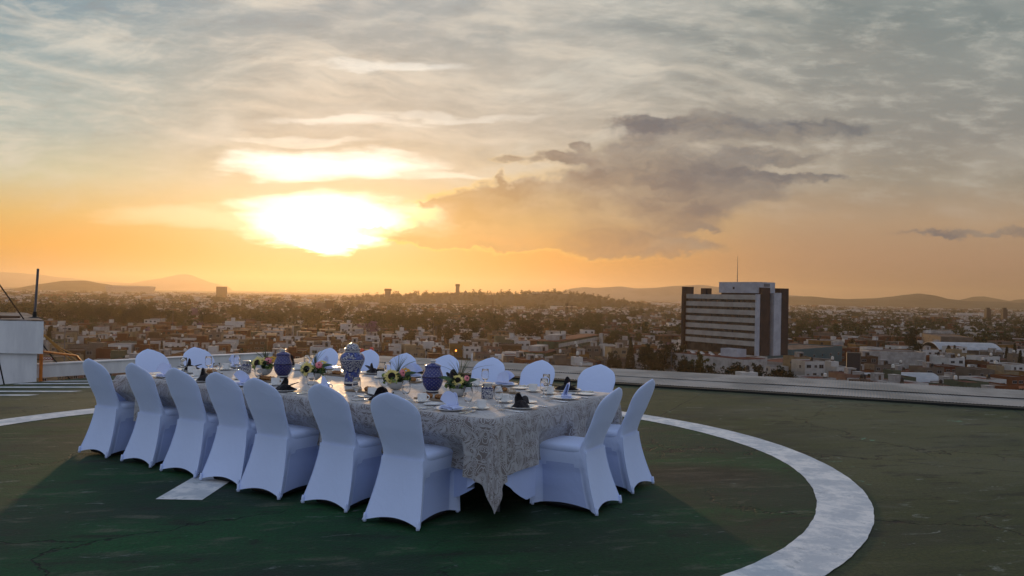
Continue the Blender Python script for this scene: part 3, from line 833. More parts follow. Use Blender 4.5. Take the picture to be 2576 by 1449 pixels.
def window(par, x, z, w, h, face, half, name='window'):
    """a framed pane on one wall of a box house; face 0 front (-y), 1 right (+x), 2 left (-x)"""
    mb = MB()
    mb.box(-w / 2 - 0.1, w / 2 + 0.1, -0.06, 0.06, -h / 2 - 0.1, h / 2 + 0.1, 0)
    mb.box(-w / 2, w / 2, -0.085, -0.05, -h / 2, h / 2, 1)
    if w > 0.9: mb.box(-0.035, 0.035, -0.10, -0.05, -h / 2, h / 2, 0)
    o = mb.build(name, [FRAME, PANE], par)
    if face == 0: o.location = (x, half[1] - 0.0, z)
    else: o.location = (half[0] * (1 if face == 1 else -1), x, z); o.rotation_euler = (0, 0, PI / 2 if face == 1 else -PI / 2)
    return o
def make_house(i, w, d, h, st, feat, cols):
    root = thing('flat_roofed_house', 'x', 'house')
    mb = MB().box(-w / 2, w / 2, 0, d, 0, h)
    for x0, x1, y0, y1 in ((-w / 2, w / 2, 0, 0.18), (-w / 2, w / 2, d - 0.18, d), (-w / 2, -w / 2 + 0.18, 0.18, d - 0.18), (w / 2 - 0.18, w / 2, 0.18, d - 0.18)):
        mb.box(x0, x1, y0, y1, h, h + 0.55)
    if feat == 'step':
        mb.box(-w / 2 + 0.01, w * 0.05, d * 0.45, d - 0.01, h, h + 2.5)
    mb.build('walls', WM['white'], root)
    MB().box(-w / 2 + 0.2, w / 2 - 0.2, 0.2, d - 0.2, h + 0.02, h + 0.10).build('roof', ROOFM if i % 3 else ROOFR, root)
    for s in range(st):
        z = 1.5 + s * (h / st) if st > 1 else h * 0.52
        if st > 1: z = (s + 0.55) * h / st
        for c in range(cols):
            x = -w / 2 + w * (c + 0.5) / cols + rnd.uniform(-0.3, 0.3)
            if s == 0 and c == i % cols:
                m2 = MB().box(-0.5, 0.5, -0.06, 0.05, 0, 2.1); o = m2.build('door', DOORM, root); o.location = (x, 0, 0.02)
            else: window(root, x, z, rnd.choice((1.0, 1.4, 1.8)), rnd.choice((1.0, 1.2, 1.4)), 0, (w / 2, 0))
    window(root, d * 0.35, h * 0.72, 1.1, 1.1, 2, (w / 2, 0))
    if feat in ('tank', 'both', 'step'):
        x, y = w * rnd.uniform(-0.3, 0.3), d * rnd.uniform(0.3, 0.7)
        if feat == 'step': x, y, z = -w * 0.2, d * 0.7, h + 2.5
        else: z = h + 0.1
        mb = MB().box(-0.5, 0.5, -0.5, 0.5, 0, 0.7, 1).lathe([(0.55, 0.7), (0.58, 1.2), (0.55, 1.75), (0.30, 1.98), (0.2, 2.05)], 12)
        o = mb.build('water_tank', [TANKB if i % 4 else TANKW, WM['grey']], root); o.location = (x, y, z)
    if feat in ('room', 'both'):
        o = MB().box(-1.5, 1.5, -1.4, 1.4, 0, 2.3).box(-1.65, 1.65, -1.55, 1.55, 2.3, 2.45).build('roof_room', WM['pale grey'] if i % 2 else WM['terracotta'], root); o.location = (w * 0.22, d * 0.62, h + 0.1)
        o2 = MB().box(-0.4, 0.4, -0.05, 0.03, 0, 1.8).build('hatch_door', DOORM, o); o2.location = (0, -1.4, 0.05)
    if feat == 'porch':
        mb = MB(); mb.add([(-w / 2 + 0.3, -1.6, h * 0.5 - 0.5), (w / 2 - 0.3, -1.6, h * 0.5 - 0.5), (w / 2 - 0.3, -0.02, h * 0.5 + 0.35), (-w / 2 + 0.3, -0.02, h * 0.5 + 0.35),
                           (-w / 2 + 0.3, -1.6, h * 0.5 - 0.65), (w / 2 - 0.3, -1.6, h * 0.5 - 0.65), (w / 2 - 0.3, -0.02, h * 0.5 + 0.2), (-w / 2 + 0.3, -0.02, h * 0.5 + 0.2)], [(0, 1, 2, 3), (7, 6, 5, 4), (0, 4, 5, 1), (1, 5, 6, 2), (2, 6, 7, 3), (3, 7, 4, 0)])
        mb.build('tiled_porch', TILE, root)
    return remember(root)
FEATS = [('tank', 'tank-topped'), ('room', 'roof-room'), ('porch', 'tile-porched'), ('both', 'room-and-tank-topped'), ('step', 'stepped-roof'), ('none', 'bare-roofed')]
protos = []
for i in range(18):
    f = FEATS[i % 6]; st = (2, 1, 2, 2, 1, 2, 2, 2, 1, 2, 2, 1, 2, 1, 2, 3, 2, 2)[i]
    w, d, h = rnd.uniform(6.5, 11), rnd.uniform(8, 12), (0, 3.4, 6.2, 8.8)[st] + rnd.uniform(-0.2, 0.7)
    protos.append((make_house(i, w, d, h, st, f[0], 2 if w < 8.5 else 3), f, st, w, d, h))

# --- what stands where, so the rows leave room for it: (x, y, radius)
ROOM = []
def keep(p, r): ROOM.append((p[0], p[1], r))
def free(x, y, r): return all((x - a) ** 2 + (y - b) ** 2 > (r + c) ** 2 for a, b, c in ROOM)

# ------------------------------------------------------------------ office tower
RC0, LC0 = Vector((97.8, 330, 0)), Vector((77.0, 364, 0))
fd = (LC0 - RC0).normalized(); sd = Vector((-fd.y, fd.x, 0)); sd = sd if sd.x > 0 else -sd
ZB, ZT = -21.0, 3.4
BEIGE = mat('beige_facade_panel', rough=0.8, spec=0.2, fn=speckle((0.29, 0.26, 0.225, 1), (0.36, 0.33, 0.285, 1), 0.2))
MAROON = mat('maroon_tower_cladding', rough=0.7, fn=speckle((0.018, 0.009, 0.008, 1), (0.034, 0.016, 0.014, 1), 0.3))
PALEBLK = mat('pale_blue_render', rough=0.8, fn=speckle((0.32, 0.32, 0.34, 1), (0.40, 0.40, 0.42, 1), 0.3))
OFFGLASS = mat('smoked_office_glass', rough=0.25, spec=0.5, fn=speckle((0.020, 0.016, 0.014, 1), (0.055, 0.042, 0.034, 1), 0.35))
root = thing('office_tower', 'tall slab office tower banded in beige and dark glass with maroon end towers', 'building', (RC0.x, RC0.y, GZ), math.atan2(-fd.y, -fd.x))
# local: x = -a along the front (a counts from the near corner), y = b into the depth
def ob(mb, a0, a1, b0, b1, z0, z1): return mb.box(-a1, -a0, b0, b1, z0 - GZ, z1 - GZ)
ob(MB(), 0.6, 39.6, 0.5, 17.5, ZB, ZT - 0.3).build('glazed_body', OFFGLASS, root)
pitch = 3.12
for k in range(7):
    zt = ZT - k * pitch
    ob(MB(), 0.3, 40, 0.0, 0.5, zt - 1.95, zt).build('facade_band', BEIGE, root)
    mb = MB()
    for j in range(13): ob(mb, 0.6 + j * 3.05, 0.78 + j * 3.05, 0.30, 0.5, zt - pitch, zt - 1.95)
    mb.build('window_mullion', MAROON, root)
ob(MB(), 0.6, 39.6, 0.6, 17.4, ZT - 0.3, ZT - 0.1).build('roof', ROOFM, root)
for a0, a1, b0, b1, z1, nm, m in [(40.1, 41.6, -1.2, 17, ZT - 0.2, 'end_wall', MAROON), (40.12, 41.55, -1.15, 4.6, ZT + 3.2, 'end_fin', MAROON), (-0.6, 0.25, -0.3, 1.6, ZT + 0.3, 'corner_pier', PALEBLK), (-0.9, 6, 1.7, 7.0, ZT + 3.0, 'service_tower', MAROON), (-1.6, 5, 8.6, 12.8, ZT + 1.0, 'stair_slab', PALEBLK), (-0.9, 6, 13.0, 18.0, ZT + 2.9, 'service_tower', MAROON)]:
    ob(MB(), a0, a1, b0, b1, ZB, z1).build(nm, m, root)
for a0, a1, b0, b1, z1 in [(29.2, 32.6, 1.5, 4.6, ZT + 2.6),]:
    mb = ob(MB(), a0, a1, b0, b1, ZT - 0.1, z1)
    mb.build('vent_turret', MAROON, root)
o = ob(MB(), 1.0, 20.5, 1.5, 11, ZT - 0.05, ZT + 0.7).build('plinth', MAROON, root)
rb = ob(MB(), 0.2, 21.0, 0.6, 11, ZT + 0.72, ZT + 5.2).build('roof_house', PALEBLK, root)
mb = MB()
for k in range(6): ob(mb, 0.12, 0.19, 4.5 + k * 0.6, 4.8 + k * 0.6, ZT + 3.4, ZT + 4.6)
mb.build('louvre_grille', PANE, rb)
ob(MB(), 12.2, 13.2, 0.52, 0.58, ZT + 2.2, ZT + 3.2).build('vent_grille', PANE, rb)
mb = MB().tube([(-14, 4, ZT + 5.2 - GZ), (-14, 4, ZT + 16 - GZ)], [0.15, 0.06], 6)
for k in range(4): mb.tube([(-14.3, 4, ZT + 6 + k * 1.5 - GZ), (-13.7, 4, ZT + 6.3 + k * 1.5 - GZ)], 0.04, 4)
mb.build('roof_mast', GALV, root)
# podium in front, with roof lights
ob(MB(), -6, 52, -13, -0.6, GZ, ZB - 0.8).build('podium', WM['pale grey'], root)
pr = ob(MB(), -5.7, 51.7, -12.7, -0.7, ZB - 0.78, ZB - 0.55).build('podium_roof', ROOFR, root)
for j in range(6):
    for k in range(2):
        mb = MB().lathe([(0.95, 0), (0.8, 0.35), (0.4, 0.6), (0.05, 0.68)], 10); o = mb.build('roof_light', WM['white'], pr); o.location = (-15 - j * 5.5, -4 - k * 4.5, ZB - 0.54 - GZ)
ob(MB(), 2, 11, -8, -3, ZB - 0.5, ZB + 2.6).build('plant_room', PALEBLK, pr)
for q in (RC0, LC0, (RC0 + LC0) / 2, RC0 + sd * 16, LC0 + sd * 12, RC0 - sd * 17, LC0 - sd * 17, (RC0 + LC0) / 2 - sd * 17): keep(q, 22)

# ------------------------------------------------------------------ other single buildings
def lettering(txt, size, m, par, loc, rot=(PI / 2, 0, 0), ext=0.02, name='lettering'):
    c = bpy.data.curves.new('text', 'FONT'); c.body = txt; c.size = size; c.align_x = 'CENTER'; c.align_y = 'CENTER'; c.extrude = ext; c.offset = size * 0.012
    t = bpy.data.objects.new('text', c); COL.objects.link(t)
    me = bpy.data.meshes.new_from_object(t.evaluated_get(bpy.context.evaluated_depsgraph_get()))
    bpy.data.objects.remove(t); bpy.data.curves.remove(c)
    me.materials.clear(); me.materials.append(m)
    o = link(name, me, par, loc); o.rotation_euler = rot
    return o
def frame_of(A, B):
    d = (B - A); return d.length, math.atan2(d.y, d.x)
def block(name, label, cat, xl, xr, yb, yt, m, depth=12.0, skew_=0.0, rows=0, cols=0, roof=ROOFM, win=(1.4, 1.3), parapet=0.5, winm=None):
    """a box building whose front stands on the ground between two survey points"""
    xm = (xl + xr) / 2
    D = gc(xm, yb).y
    A, B = at_dist(xl, yb, D * (1 + skew_)), at_dist(xr, yb, D * (1 - skew_)); A.z = B.z = GZ
    w, rz = frame_of(A, B); h = (yb - yt) / 2075 * D
    root = thing(name, label, cat, A, rz)
    mb = MB().box(0, w, 0, depth, 0, h - parapet)
    t = 0.25
    for x0, x1, y0, y1 in ((0, w, 0, t), (0, w, depth - t, depth), (0, t, t, depth - t), (w - t, w, t, depth - t)): mb.box(x0, x1, y0, y1, h - parapet, h)
    mb.build('walls', m, root)
    MB().box(t + 0.02, w - t - 0.02, t + 0.02, depth - t - 0.02, h - parapet + 0.02, h - parapet + 0.1).build('roof', roof, root)
    for r in range(rows):
        for c in range(cols):
            window(root, w * (c + 0.5) / cols, (r + 0.55) * (h - parapet) / rows, win[0], win[1], 0, (0, 0))
    keep((A + B) / 2 + Vector((-(B - A).y, (B - A).x, 0)).normalized() * depth / 2, max(w, depth) * 0.5)
    return root, w, h, D
WHITEB, GREYB = WM['white'], WM['grey']
GREENG = mat('green_tinted_glass', rough=0.25, spec=0.5, fn=speckle((0.010, 0.028, 0.016, 1), (0.03, 0.07, 0.04, 1), 0.4))
# long green glass offices
A, B, Cc = gc(1301, 918), gc(1371, 920), gc(1514, 884)
keep((A + B) / 2, 14)
for k in range(7): keep(B.lerp(Cc, k / 6) + Vector((-8, 6, 0)), 14)
w2, rz2 = frame_of(B, Cc)
root = thing('green_glass_offices', 'long low green glass office wing with pale bands and street cypresses', 'building', B, rz2)
MB().box(0, w2, 0, 14, 0, 6.0).build('glass_front', GREENG, root)
MB().box(-0.2, w2, -0.35, 0, 2.2, 4.2).build('pale_band', WM['pale grey'], root)
MB().box(w2 * 0.25, w2, 2.0, 14, 6.02, 10.2).build('upper_storey', GREENG, root)
MB().box(w2 * 0.25, w2, 1.7, 2.0, 7.2, 9.2).build('pale_band', WM['pale grey'], root)
MB().box(0.2, w2 * 0.25 - 0.1, 0.2, 13.8, 6.02, 6.25).build('roof', ROOFR, root)
MB().box(w2 * 0.25, w2 - 0.1, 1.8, 14, 10.22, 10.5).build('roof', ROOFR, root)
MB().box(w2 - 6, w2 - 1, -0.9, 0.6, 0, 11.5).build('end_slab', WM['pale grey'], root)
o = MB().box(w2 * 0.03, w2 * 0.15, 4, 10, 6.27, 9.2).build('roof_house', WM['pale grey'], root)
MB().box(w2 * 0.07, w2 * 0.10, 3.9, 4.0, 6.4, 8.4).build('hatch_door', PANE, o)
o = MB().box(w2 * 0.30, w2 * 0.45, 5, 11, 10.52, 13.4).build('roof_house', WM['pale grey'], root)
MB().box(w2 * 0.35, w2 * 0.39, 4.9, 5.0, 10.7, 12.6).build('hatch_door', PANE, o)
w1, rz1 = frame_of(A, B)
root = thing('green_glass_pavilion', 'low green glass pavilion at the street corner of the offices', 'building', A, rz1)
MB().box(0, w1 - 0.5, 0.5, 12, 0, 6.3).build('glass_front', GREENG, root)
MB().box(0.2, w1 - 0.7, 0.7, 11.8, 6.32, 6.6).build('roof', ROOFR, root)
MB().box(-7, -0.3, -1, 9, 0, 6.0).build('side_wing', WM['pale grey'], root)

block('corner_store', 'cream shop with a flat roof beside the white rooftop block', 'shop', 104, 170, 938, 897, WM['cream'], 12, 0.0, 1, 3)
def sign_on(name, label, xl, xr, yt, yb, D, c, txt, tm, edge=None, vertical=False):
    A, B = at_dist(xl, yb, D), at_dist(xr, yb, D); T_ = at_dist(xl, yt, D)
    w, h = (B - A).length, T_.z - A.z
    root = thing(name, label, 'sign', A)
    MB().box(0, w, 0, 0.25, 0, h).build('sign_board', c, root)
    if edge: MB().box(w * 0.04, w * 0.96, -0.03, 0.0, h * 0.03, h * 0.14).box(w * 0.04, w * 0.96, -0.03, 0.0, h * 0.86, h * 0.97).build('border_stripe', edge, root)
    if vertical:
        for k, ch in enumerate(txt): lettering(ch, h * 0.30, tm, root, (w / 2, -0.06, h * (1 - (k + 0.5) / len(txt))))
    else: lettering(txt, min(h * 0.80, w * 0.34), tm, root, (w / 2, -0.06, h / 2))
    return root
def glow(name, c, e):
    m = mat(name, c, 0.6); b = m.node_tree.nodes['Principled BSDF']
    b.inputs['Emission Color'].default_value = c; b.inputs['Emission Strength'].default_value = e
    return m
SIGNR = glow('lit_red_sign', (0.55, 0.03, 0.02, 1), 0.35); SIGNW = glow('lit_white_letters', (0.9, 0.85, 0.8, 1), 0.8)
SIGNM = mat('maroon_sign', (0.16, 0.02, 0.02, 1), 0.5); SIGNL = mat('white_sign_letters', (0.7, 0.68, 0.65, 1), 0.5)
SIGNY = mat('yellow_stripe', (0.55, 0.35, 0.04, 1), 0.5)
sign_on('shop_sign', 'small maroon shop sign with white outlined letters on the cream shop', 106, 133, 897, 906, gc(137, 938).y - 1.2, SIGNM, 'OXXO', SIGNL)
ds = gc(1435, 935).y
r_ = sign_on('shop_sign', 'lit red shop sign with yellow stripe near the vertical bread sign', 1421.5, 1440, 906, 915.5, ds, SIGNR, 'OXXO', SIGNW, SIGNY)
r2_ = sign_on('bread_sign', 'tall lit red vertical sign spelling bread in white letters', 1445.5, 1455, 902, 927, ds - 2, SIGNR, 'PAN', SIGNW, None, True)
for rr in (r_, r2_): MB().tube([(1.2, 0.15, 0), (1.2, 0.15, GZ - rr.location.z)], 0.12, 6).build('post', GALV, rr)
REDL = glow('red_lamp', (1.0, 0.05, 0.03, 1), 6.0)
for x, y, lab in [(1468, 909, 'single red traffic lamp glowing beside the vertical bread sign'), (1433, 921, 'small red lamp below the lit shop sign'), (1415, 921, 'tiny red lamp before the office cypresses')]:
    p = at_dist(x, y, ds - 4)
    rr = thing('traffic_lamp', lab, 'lamp', p); MB().lathe([(0.05, -0.35), (0.3, -0.25), (0.36, 0), (0.3, 0.25), (0.05, 0.35)], 10).build('bulb', REDL, rr)
    MB().tube([(0, 0.2, 0.4), (0, 0.2, GZ - p.z)], 0.08, 6).build('post', GALV, rr)
AMB = glow('amber_lamp', (1.0, 0.35, 0.05, 1), 2.5)
p = at_dist(1147, 882, 330); rr = thing('street_lamp', 'amber street lamp glowing above the lidded jar', 'lamp', p)
MB().lathe([(0.05, -0.4), (0.32, -0.3), (0.36, 0.1), (0.2, 0.4)], 10).build('lantern', AMB, rr); MB().tube([(0, 0, -0.4), (0, 0, GZ - p.z)], 0.08, 6).build('post', GALV, rr)

# white advertising wall
root, w, h, D = block('painted_ad_building', 'white building with printed advertisement panels and red arrows', 'building', 1014, 1078, 905, 868, WHITEB, 14, -0.01, 1, 2, win=(1.2, 1.0))
INK, REDP = mat('grey_ink', (0.10, 0.10, 0.11, 1), 0.7), mat('red_ink', (0.5, 0.04, 0.03, 1), 0.7)
for k in (0, 1):
    x0 = w * (0.03 + 0.5 * k)
    mb = MB()
    mb.box(x0, x0 + w * 0.09, -0.05, 0, h * 0.90, h * 0.98); mb.box(x0, x0 + w * 0.34, -0.05, 0, h * 0.54, h * 0.565)
    for r in range(4): mb.box(x0 + w * (0.10 + 0.01 * r), x0 + w * (0.30 - 0.015 * r), -0.05, 0, h * (0.83 - 0.065 * r), h * (0.85 - 0.065 * r))
    mb.box(x0 + w * 0.02, x0 + w * 0.06, -0.05, 0, h * 0.64, h * 0.76)
    mb.build('printed_panel', INK, root)
    mb = MB(); xa = x0 + w * 0.41
    mb.box(xa - 0.15, xa + 0.15, -0.05, 0, h * 0.66, h * 0.80).add([(xa - 0.45, -0.05, h * 0.66), (xa + 0.45, -0.05, h * 0.66), (xa, -0.05, h * 0.54)], [(0, 1, 2)]).box(xa - 0.8, xa + 0.8, -0.05, 0, h * 0.88, h * 0.95)
    mb.build('red_arrow', REDP, root)
REDB = mat('red_dome_paint', (0.50, 0.025, 0.025, 1), 0.4)
for x, y in ((911, 882), (935, 879)):
    p = at_dist(x, y, 330); rr = thing('red_dome', 'small red dome on a post between the vase and the next chair' if x < 920 else 'small red dome peeping over the chair beyond the vase', 'beacon', p)
    MB().lathe([(0.05, -0.9), (0.75, -0.7), (0.95, -0.1), (0.7, 0.6), (0.2, 0.9)], 12).build('dome', REDB, rr, smooth=True); MB().tube([(0, 0, -0.9), (0, 0, GZ - p.z)], 0.12, 6).build('post', GALV, rr)

B_ = [('cream_house', 'cream two-storey house with dark windows beyond the shop, nearer the rail', 'house', 192, 241, 896, 872, WM['cream'], 10, 0.0, 2, 3), ('cream_house', 'cream house with two window rows nearest the near row end chair', 'house', 243, 303, 896, 867, WM['cream'], 11, 0.0, 2, 3),
      ('white_house', 'tall white house behind the dark round cypress near the blue jar', 'house', 707, 754, 876, 848, WHITEB, 12, 0.0, 2, 3), ('brick_house', 'broad brick red house next to the white house behind the blue jar', 'house', 754, 809, 886, 851, WM['brick red'], 13, 0, 1, 1),
      ('brick_house', 'brick red walled house seen over the tall vase towards its office side', 'house', 884, 952, 868, 846, WM['brick red'], 12, 0, 1, 2), ('red_house', 'long red house in the middle distance above the blue jar', 'house', 628, 662, 858, 836, WM['brick red'], 10, 0, 2, 3), ('ochre_house', 'ochre terrace house in the middle distance over the small lidded pot', 'house', 590, 626, 858, 832, WM['ochre'], 10, 0, 2, 4),
      ('white_house', 'white house with a broad dark window band beyond the blue jar', 'house', 746, 801, 846, 833, WHITEB, 12, 0, 1, 2), ('white_house', 'low white house with bright end wall over the second sunflower bowl', 'house', 813, 846, 846, 835, WHITEB, 9, 0, 1, 2), ('terrace_house', 'orange brown house beside the round tree above the vase', 'house', 866, 886, 852, 842, WM['terracotta'], 9, 0, 1, 1),
      ('white_house', 'white house above the chair row by the grass sprays, with stepped roof', 'house', 1135, 1184, 882, 858, WHITEB, 11, 0, 1, 3), ('white_house', 'white villa with long window strip behind the brown villa', 'house', 1280, 1360, 872, 849, WHITEB, 14, 0, 1, 4), ('brown_villa', 'dark brown modern villa with pale portal near the green offices', 'house', 1231, 1312, 898, 868, WM['brown'], 13, 0, 1, 4),
      ('white_house', 'plain white box house at the corner of the green pavilion', 'house', 1263, 1300, 916, 889, WHITEB, 12, 0, 0, 0), ('white_house', 'small white house behind the tall street cypress', 'house', 1536, 1574, 914, 884, WM['pale grey'], 11, 0, 1, 2), ('apartment_block', 'pale four-storey apartment block next to the office tower', 'building', 1682, 1722, 845, 813, WHITEB, 13, 0, 4, 3),
      ('white_house', 'white house with red roof edge behind the big dark trees', 'house', 1618, 1645, 850, 830, WHITEB, 10, 0, 1, 2, ROOFR),
      # right-hand town
      ('concrete_block', 'blank grey concrete building behind the dark billboard slab', 'building', 2163, 2187, 933, 880, WM['pale grey'], 26, 0.02, 0, 0), ('walled_yard', 'low building with pale stained wall at the tower foot', 'building', 1985, 2096, 932, 908, WM['pale grey'], 20, -0.04, 0, 0, ROOFR), ('teal_warehouse', 'dark teal warehouse with flat roof behind the stained wall', 'building', 1992, 2118, 915, 875, mat('teal_wall', (0.03, 0.085, 0.095, 1), 0.8), 26, -0.05, 1, 6),
      ('white_house', 'white building with long parapet beyond the teal warehouse', 'building', 2055, 2122, 890, 858, WM['pale grey'], 20, 0.0, 1, 3), ('blue_warehouse', 'dull blue warehouse with gate openings in front of the tall tree', 'building', 2190, 2252, 930, 898, mat('dull_blue_wall', (0.055, 0.085, 0.13, 1), 0.8), 22, 0.0, 1, 3),
      ('orange_house', 'orange walled house with red roof just over the metal roofing', 'house', 2292, 2376, 1000, 970, WM['terracotta'], 12, 0, 1, 3, ROOFR), ('white_house', 'small white cube house beside the orange house', 'house', 2378, 2402, 1002, 969, WHITEB, 9, 0, 1, 1), ('yellow_house', 'yellow walled house next to the white cube house', 'house', 2404, 2432, 1000, 976, WM['ochre'], 9, 0, 1, 2),
      ('school_building', 'white and green long building with a framed end bay', 'building', 2424, 2466, 868, 836, WM['pale grey'], 16, 0.02, 2, 3), ('school_wing', 'pale office wing with plain windowless side beside the white and green building', 'building', 2372, 2422, 866, 832, WM['pale grey'], 16, -0.02, 2, 5), ('grey_block', 'grey concrete building with sunlit side beyond the tall tree', 'building', 2318, 2366, 882, 842, WM['grey'], 20, 0.05, 2, 4),
      ('apartment_block', 'brick red tower block, shortest of the three by the tall tree', 'building', 2326, 2342, 822, 799, WM['brick red'], 14, 0, 4, 2), ('apartment_block', 'brick red tower block with pointed roof between two others', 'building', 2350, 2358, 822, 797, WM['brick red'], 12, 0, 4, 1), ('apartment_block', 'brick red tower block nearest the twin dark towers', 'building', 2364, 2379, 822, 799, WM['brick red'], 14, 0, 4, 2),
      ('low_shop', 'low pale grey shop building with red roof near the frame edge', 'shop', 2500, 2560, 925, 905, WM['grey'], 18, 0, 1, 4, ROOFR), ('brown_house', 'dark brown house with wide flat roof behind the blue warehouses', 'house', 2262, 2330, 925, 905, WM['brown'], 16, 0, 1, 4), ('purple_wall_house', 'long pinkish house with low roof behind the blue warehouses', 'house', 2335, 2400, 918, 900, WM['pinkish'], 15, 0, 1, 5)]
for b in B_: block(*b)
# sheds with light roofs
SHEETW = mat('pale_roof_sheeting', rough=0.5, spec=0.4, fn=speckle((0.30, 0.31, 0.32, 1), (0.40, 0.40, 0.40, 1), 0.3))
def shed(label, xl, xr, yb, yt, m, depth, vault=1.6, rows=5):
    D = gc((xl + xr) / 2, yb).y
    A, B = at_dist(xl, yb, D), at_dist(xr, yb, D); A.z = B.z = GZ
    w, rz = frame_of(A, B); h = (yb - yt) / 2075 * D
    root = thing('warehouse', label, 'warehouse', A, rz, 'pale roofed sheds')
    MB().box(0, w, 0.2, depth, 0, h - vault).build('walls', m, root)
    rows_ = []
    for sx in (-0.4, w + 0.4): rows_.append([(sx, -0.6 + (depth + 1.2) * k / 10, h - vault + vault * math.sin(PI * k / 10) ** 0.8 + 0.05) for k in range(11)])
    mb = MB().grid(rows_); n0 = mb.n
    mb.grid([[(x, y, z - 0.25) for x, y, z in r] for r in rows_]); mb.grid([rows_[0], [(x, y, z - 0.25) for x, y, z in rows_[0]]]); mb.grid([rows_[1], [(x, y, z - 0.25) for x, y, z in rows_[1]]])
    mb.build('vaulted_roof', SHEETW, root)
    for k in range(rows):
        o = MB().box(-1.1, 1.1, -0.08, 0.1, 0, min(2.6, h * 0.5)).build('gate', PANE if k % 2 else DOORM, root); o.location = (w * (k + 0.5) / rows, 0.2, 0.02)
    keep((A + B) / 2 + Vector((0, depth / 2, 0)), w * 0.5)
    return root
DBLUE = bpy.data.materials['dull_blue_wall']
shed('long white vault roofed warehouse with grey walls near the frame edge', 2362, 2518, 908, 864, WM['grey'], 22, 4.0, 6)
shed('blue walled warehouse with pale roof beside the billboard slab', 2166, 2264, 990, 943, DBLUE, 16, 3.4, 4)
shed('blue walled warehouse with pale roof ending in a gabled front', 2268, 2368, 986, 942, DBLUE, 16, 3.0, 4)
shed('wide low shed with curved pale roof beyond the flower bowls', 1186, 1262, 915, 893, WM['pale grey'], 16, 3.5, 2)
shed('pale curved roof shed by the round dome tree', 262, 336, 915, 899, WM['pale grey'], 18, 3.0, 2)
shed('dark long shed with white roof edge in the far town beyond the tower', 2110, 2190, 836, 826, WM['grey'], 24, 2.0, 3)
shed('white roofed hall far off beside the tall tree', 2195, 2262, 843, 828, WM['pale grey'], 26, 3.0, 3)
shed('white roofed hall far off over the teal warehouse', 2050, 2105, 848, 838, WM['pale grey'], 22, 2.0, 3)
# billboard slab
A = gc(2129, 978); D = A.y; W_ = (2152 - 2129) / 2075 * D
root = thing('billboard_tower', 'tall dark billboard slab with a grey edge above the metal roofing', 'billboard', (A.x, A.y, GZ), R(-18))
Hb = (978 - 887) / 2075 * D
MB().box(0, W_ + 1.2, 0, 2.2, 0, Hb).build('slab', mat('dark_billboard_face', (0.012, 0.013, 0.016, 1), 0.4), root)
MB().box(W_ + 1.25, W_ + 1.6, -0.1, 2.4, 0, Hb + 0.2).build('edge_strip', WM['grey'], root)
keep(A, 8)
# towers and marks on the skyline
def tower(name, label, cat, x, yb, yt, wd, D, m, cap=None, depth=None):
    p = at_dist(x, yb, D); h = at_dist(x, yt, D).z - p.z; w = wd / 2075 * D
    root = thing(name, label, cat, p)
    MB().box(-w / 2, w / 2, 0, depth or w, -30, h).build('shaft', m, root)
    if cap: cap(root, w, h)
    return root
def capbox(root, w, h):
    MB().box(-w * 0.62, w * 0.62, -w * 0.12, w * 1.12, h * 0.80, h * 0.97).build('crown_storey', WM['brown'], root)
    mb = MB(); 
    for k in range(9): mb.box(-w * 0.5, w * 0.5, -0.25, -0.02, h * (0.05 + k * 0.08), h * (0.075 + k * 0.08))
    mb.build('floor_band', PANE, root)
tower('hill_tower', 'hazy slim tower with wider crown standing where the wooded hill begins', 'tower', 974.5, 756, 726, 13, 2250, WM['grey'], capbox)
tower('hill_tower', 'hazy slim tower on the wooded hill next to the pyramid roof', 'tower', 1150.5, 742, 714.5, 9, 2350, WM['grey'], capbox)
p = at_dist(1171, 739.5, 2380); root = thing('pyramid_pavilion', 'pale pyramid roofed pavilion on the wooded hill', 'building', p)
MB().add([(-12, -12, -4), (12, -12, -4), (12, 12, -4), (-12, 12, -4), (0, 0, 11)], [(0, 1, 4), (1, 2, 4), (2, 3, 4), (3, 0, 4), (3, 2, 1, 0)]).build('roof', WM['grey'], root); MB().box(-11, 11, -11, 11, -20, -4.1).build('walls', WM['grey'], root)
tower('hilltop_hall', 'pale hall among the trees at the wooded hill top', 'building', 1359, 742, 736, 40, 2360, WM['white'], None, 20)
p = gc(1239.5, 786); D = p.y; hh = (786 - 755) / 2075 * D
root = thing('brick_chimney', 'tall brick factory chimney rising over the treetops', 'chimney', p)
MB().lathe([(2.3, 0), (1.9, hh * 0.6), (1.6, hh * 0.96), (1.9, hh * 0.965), (1.9, hh)], 14).build('stack', WM['brown'], root)
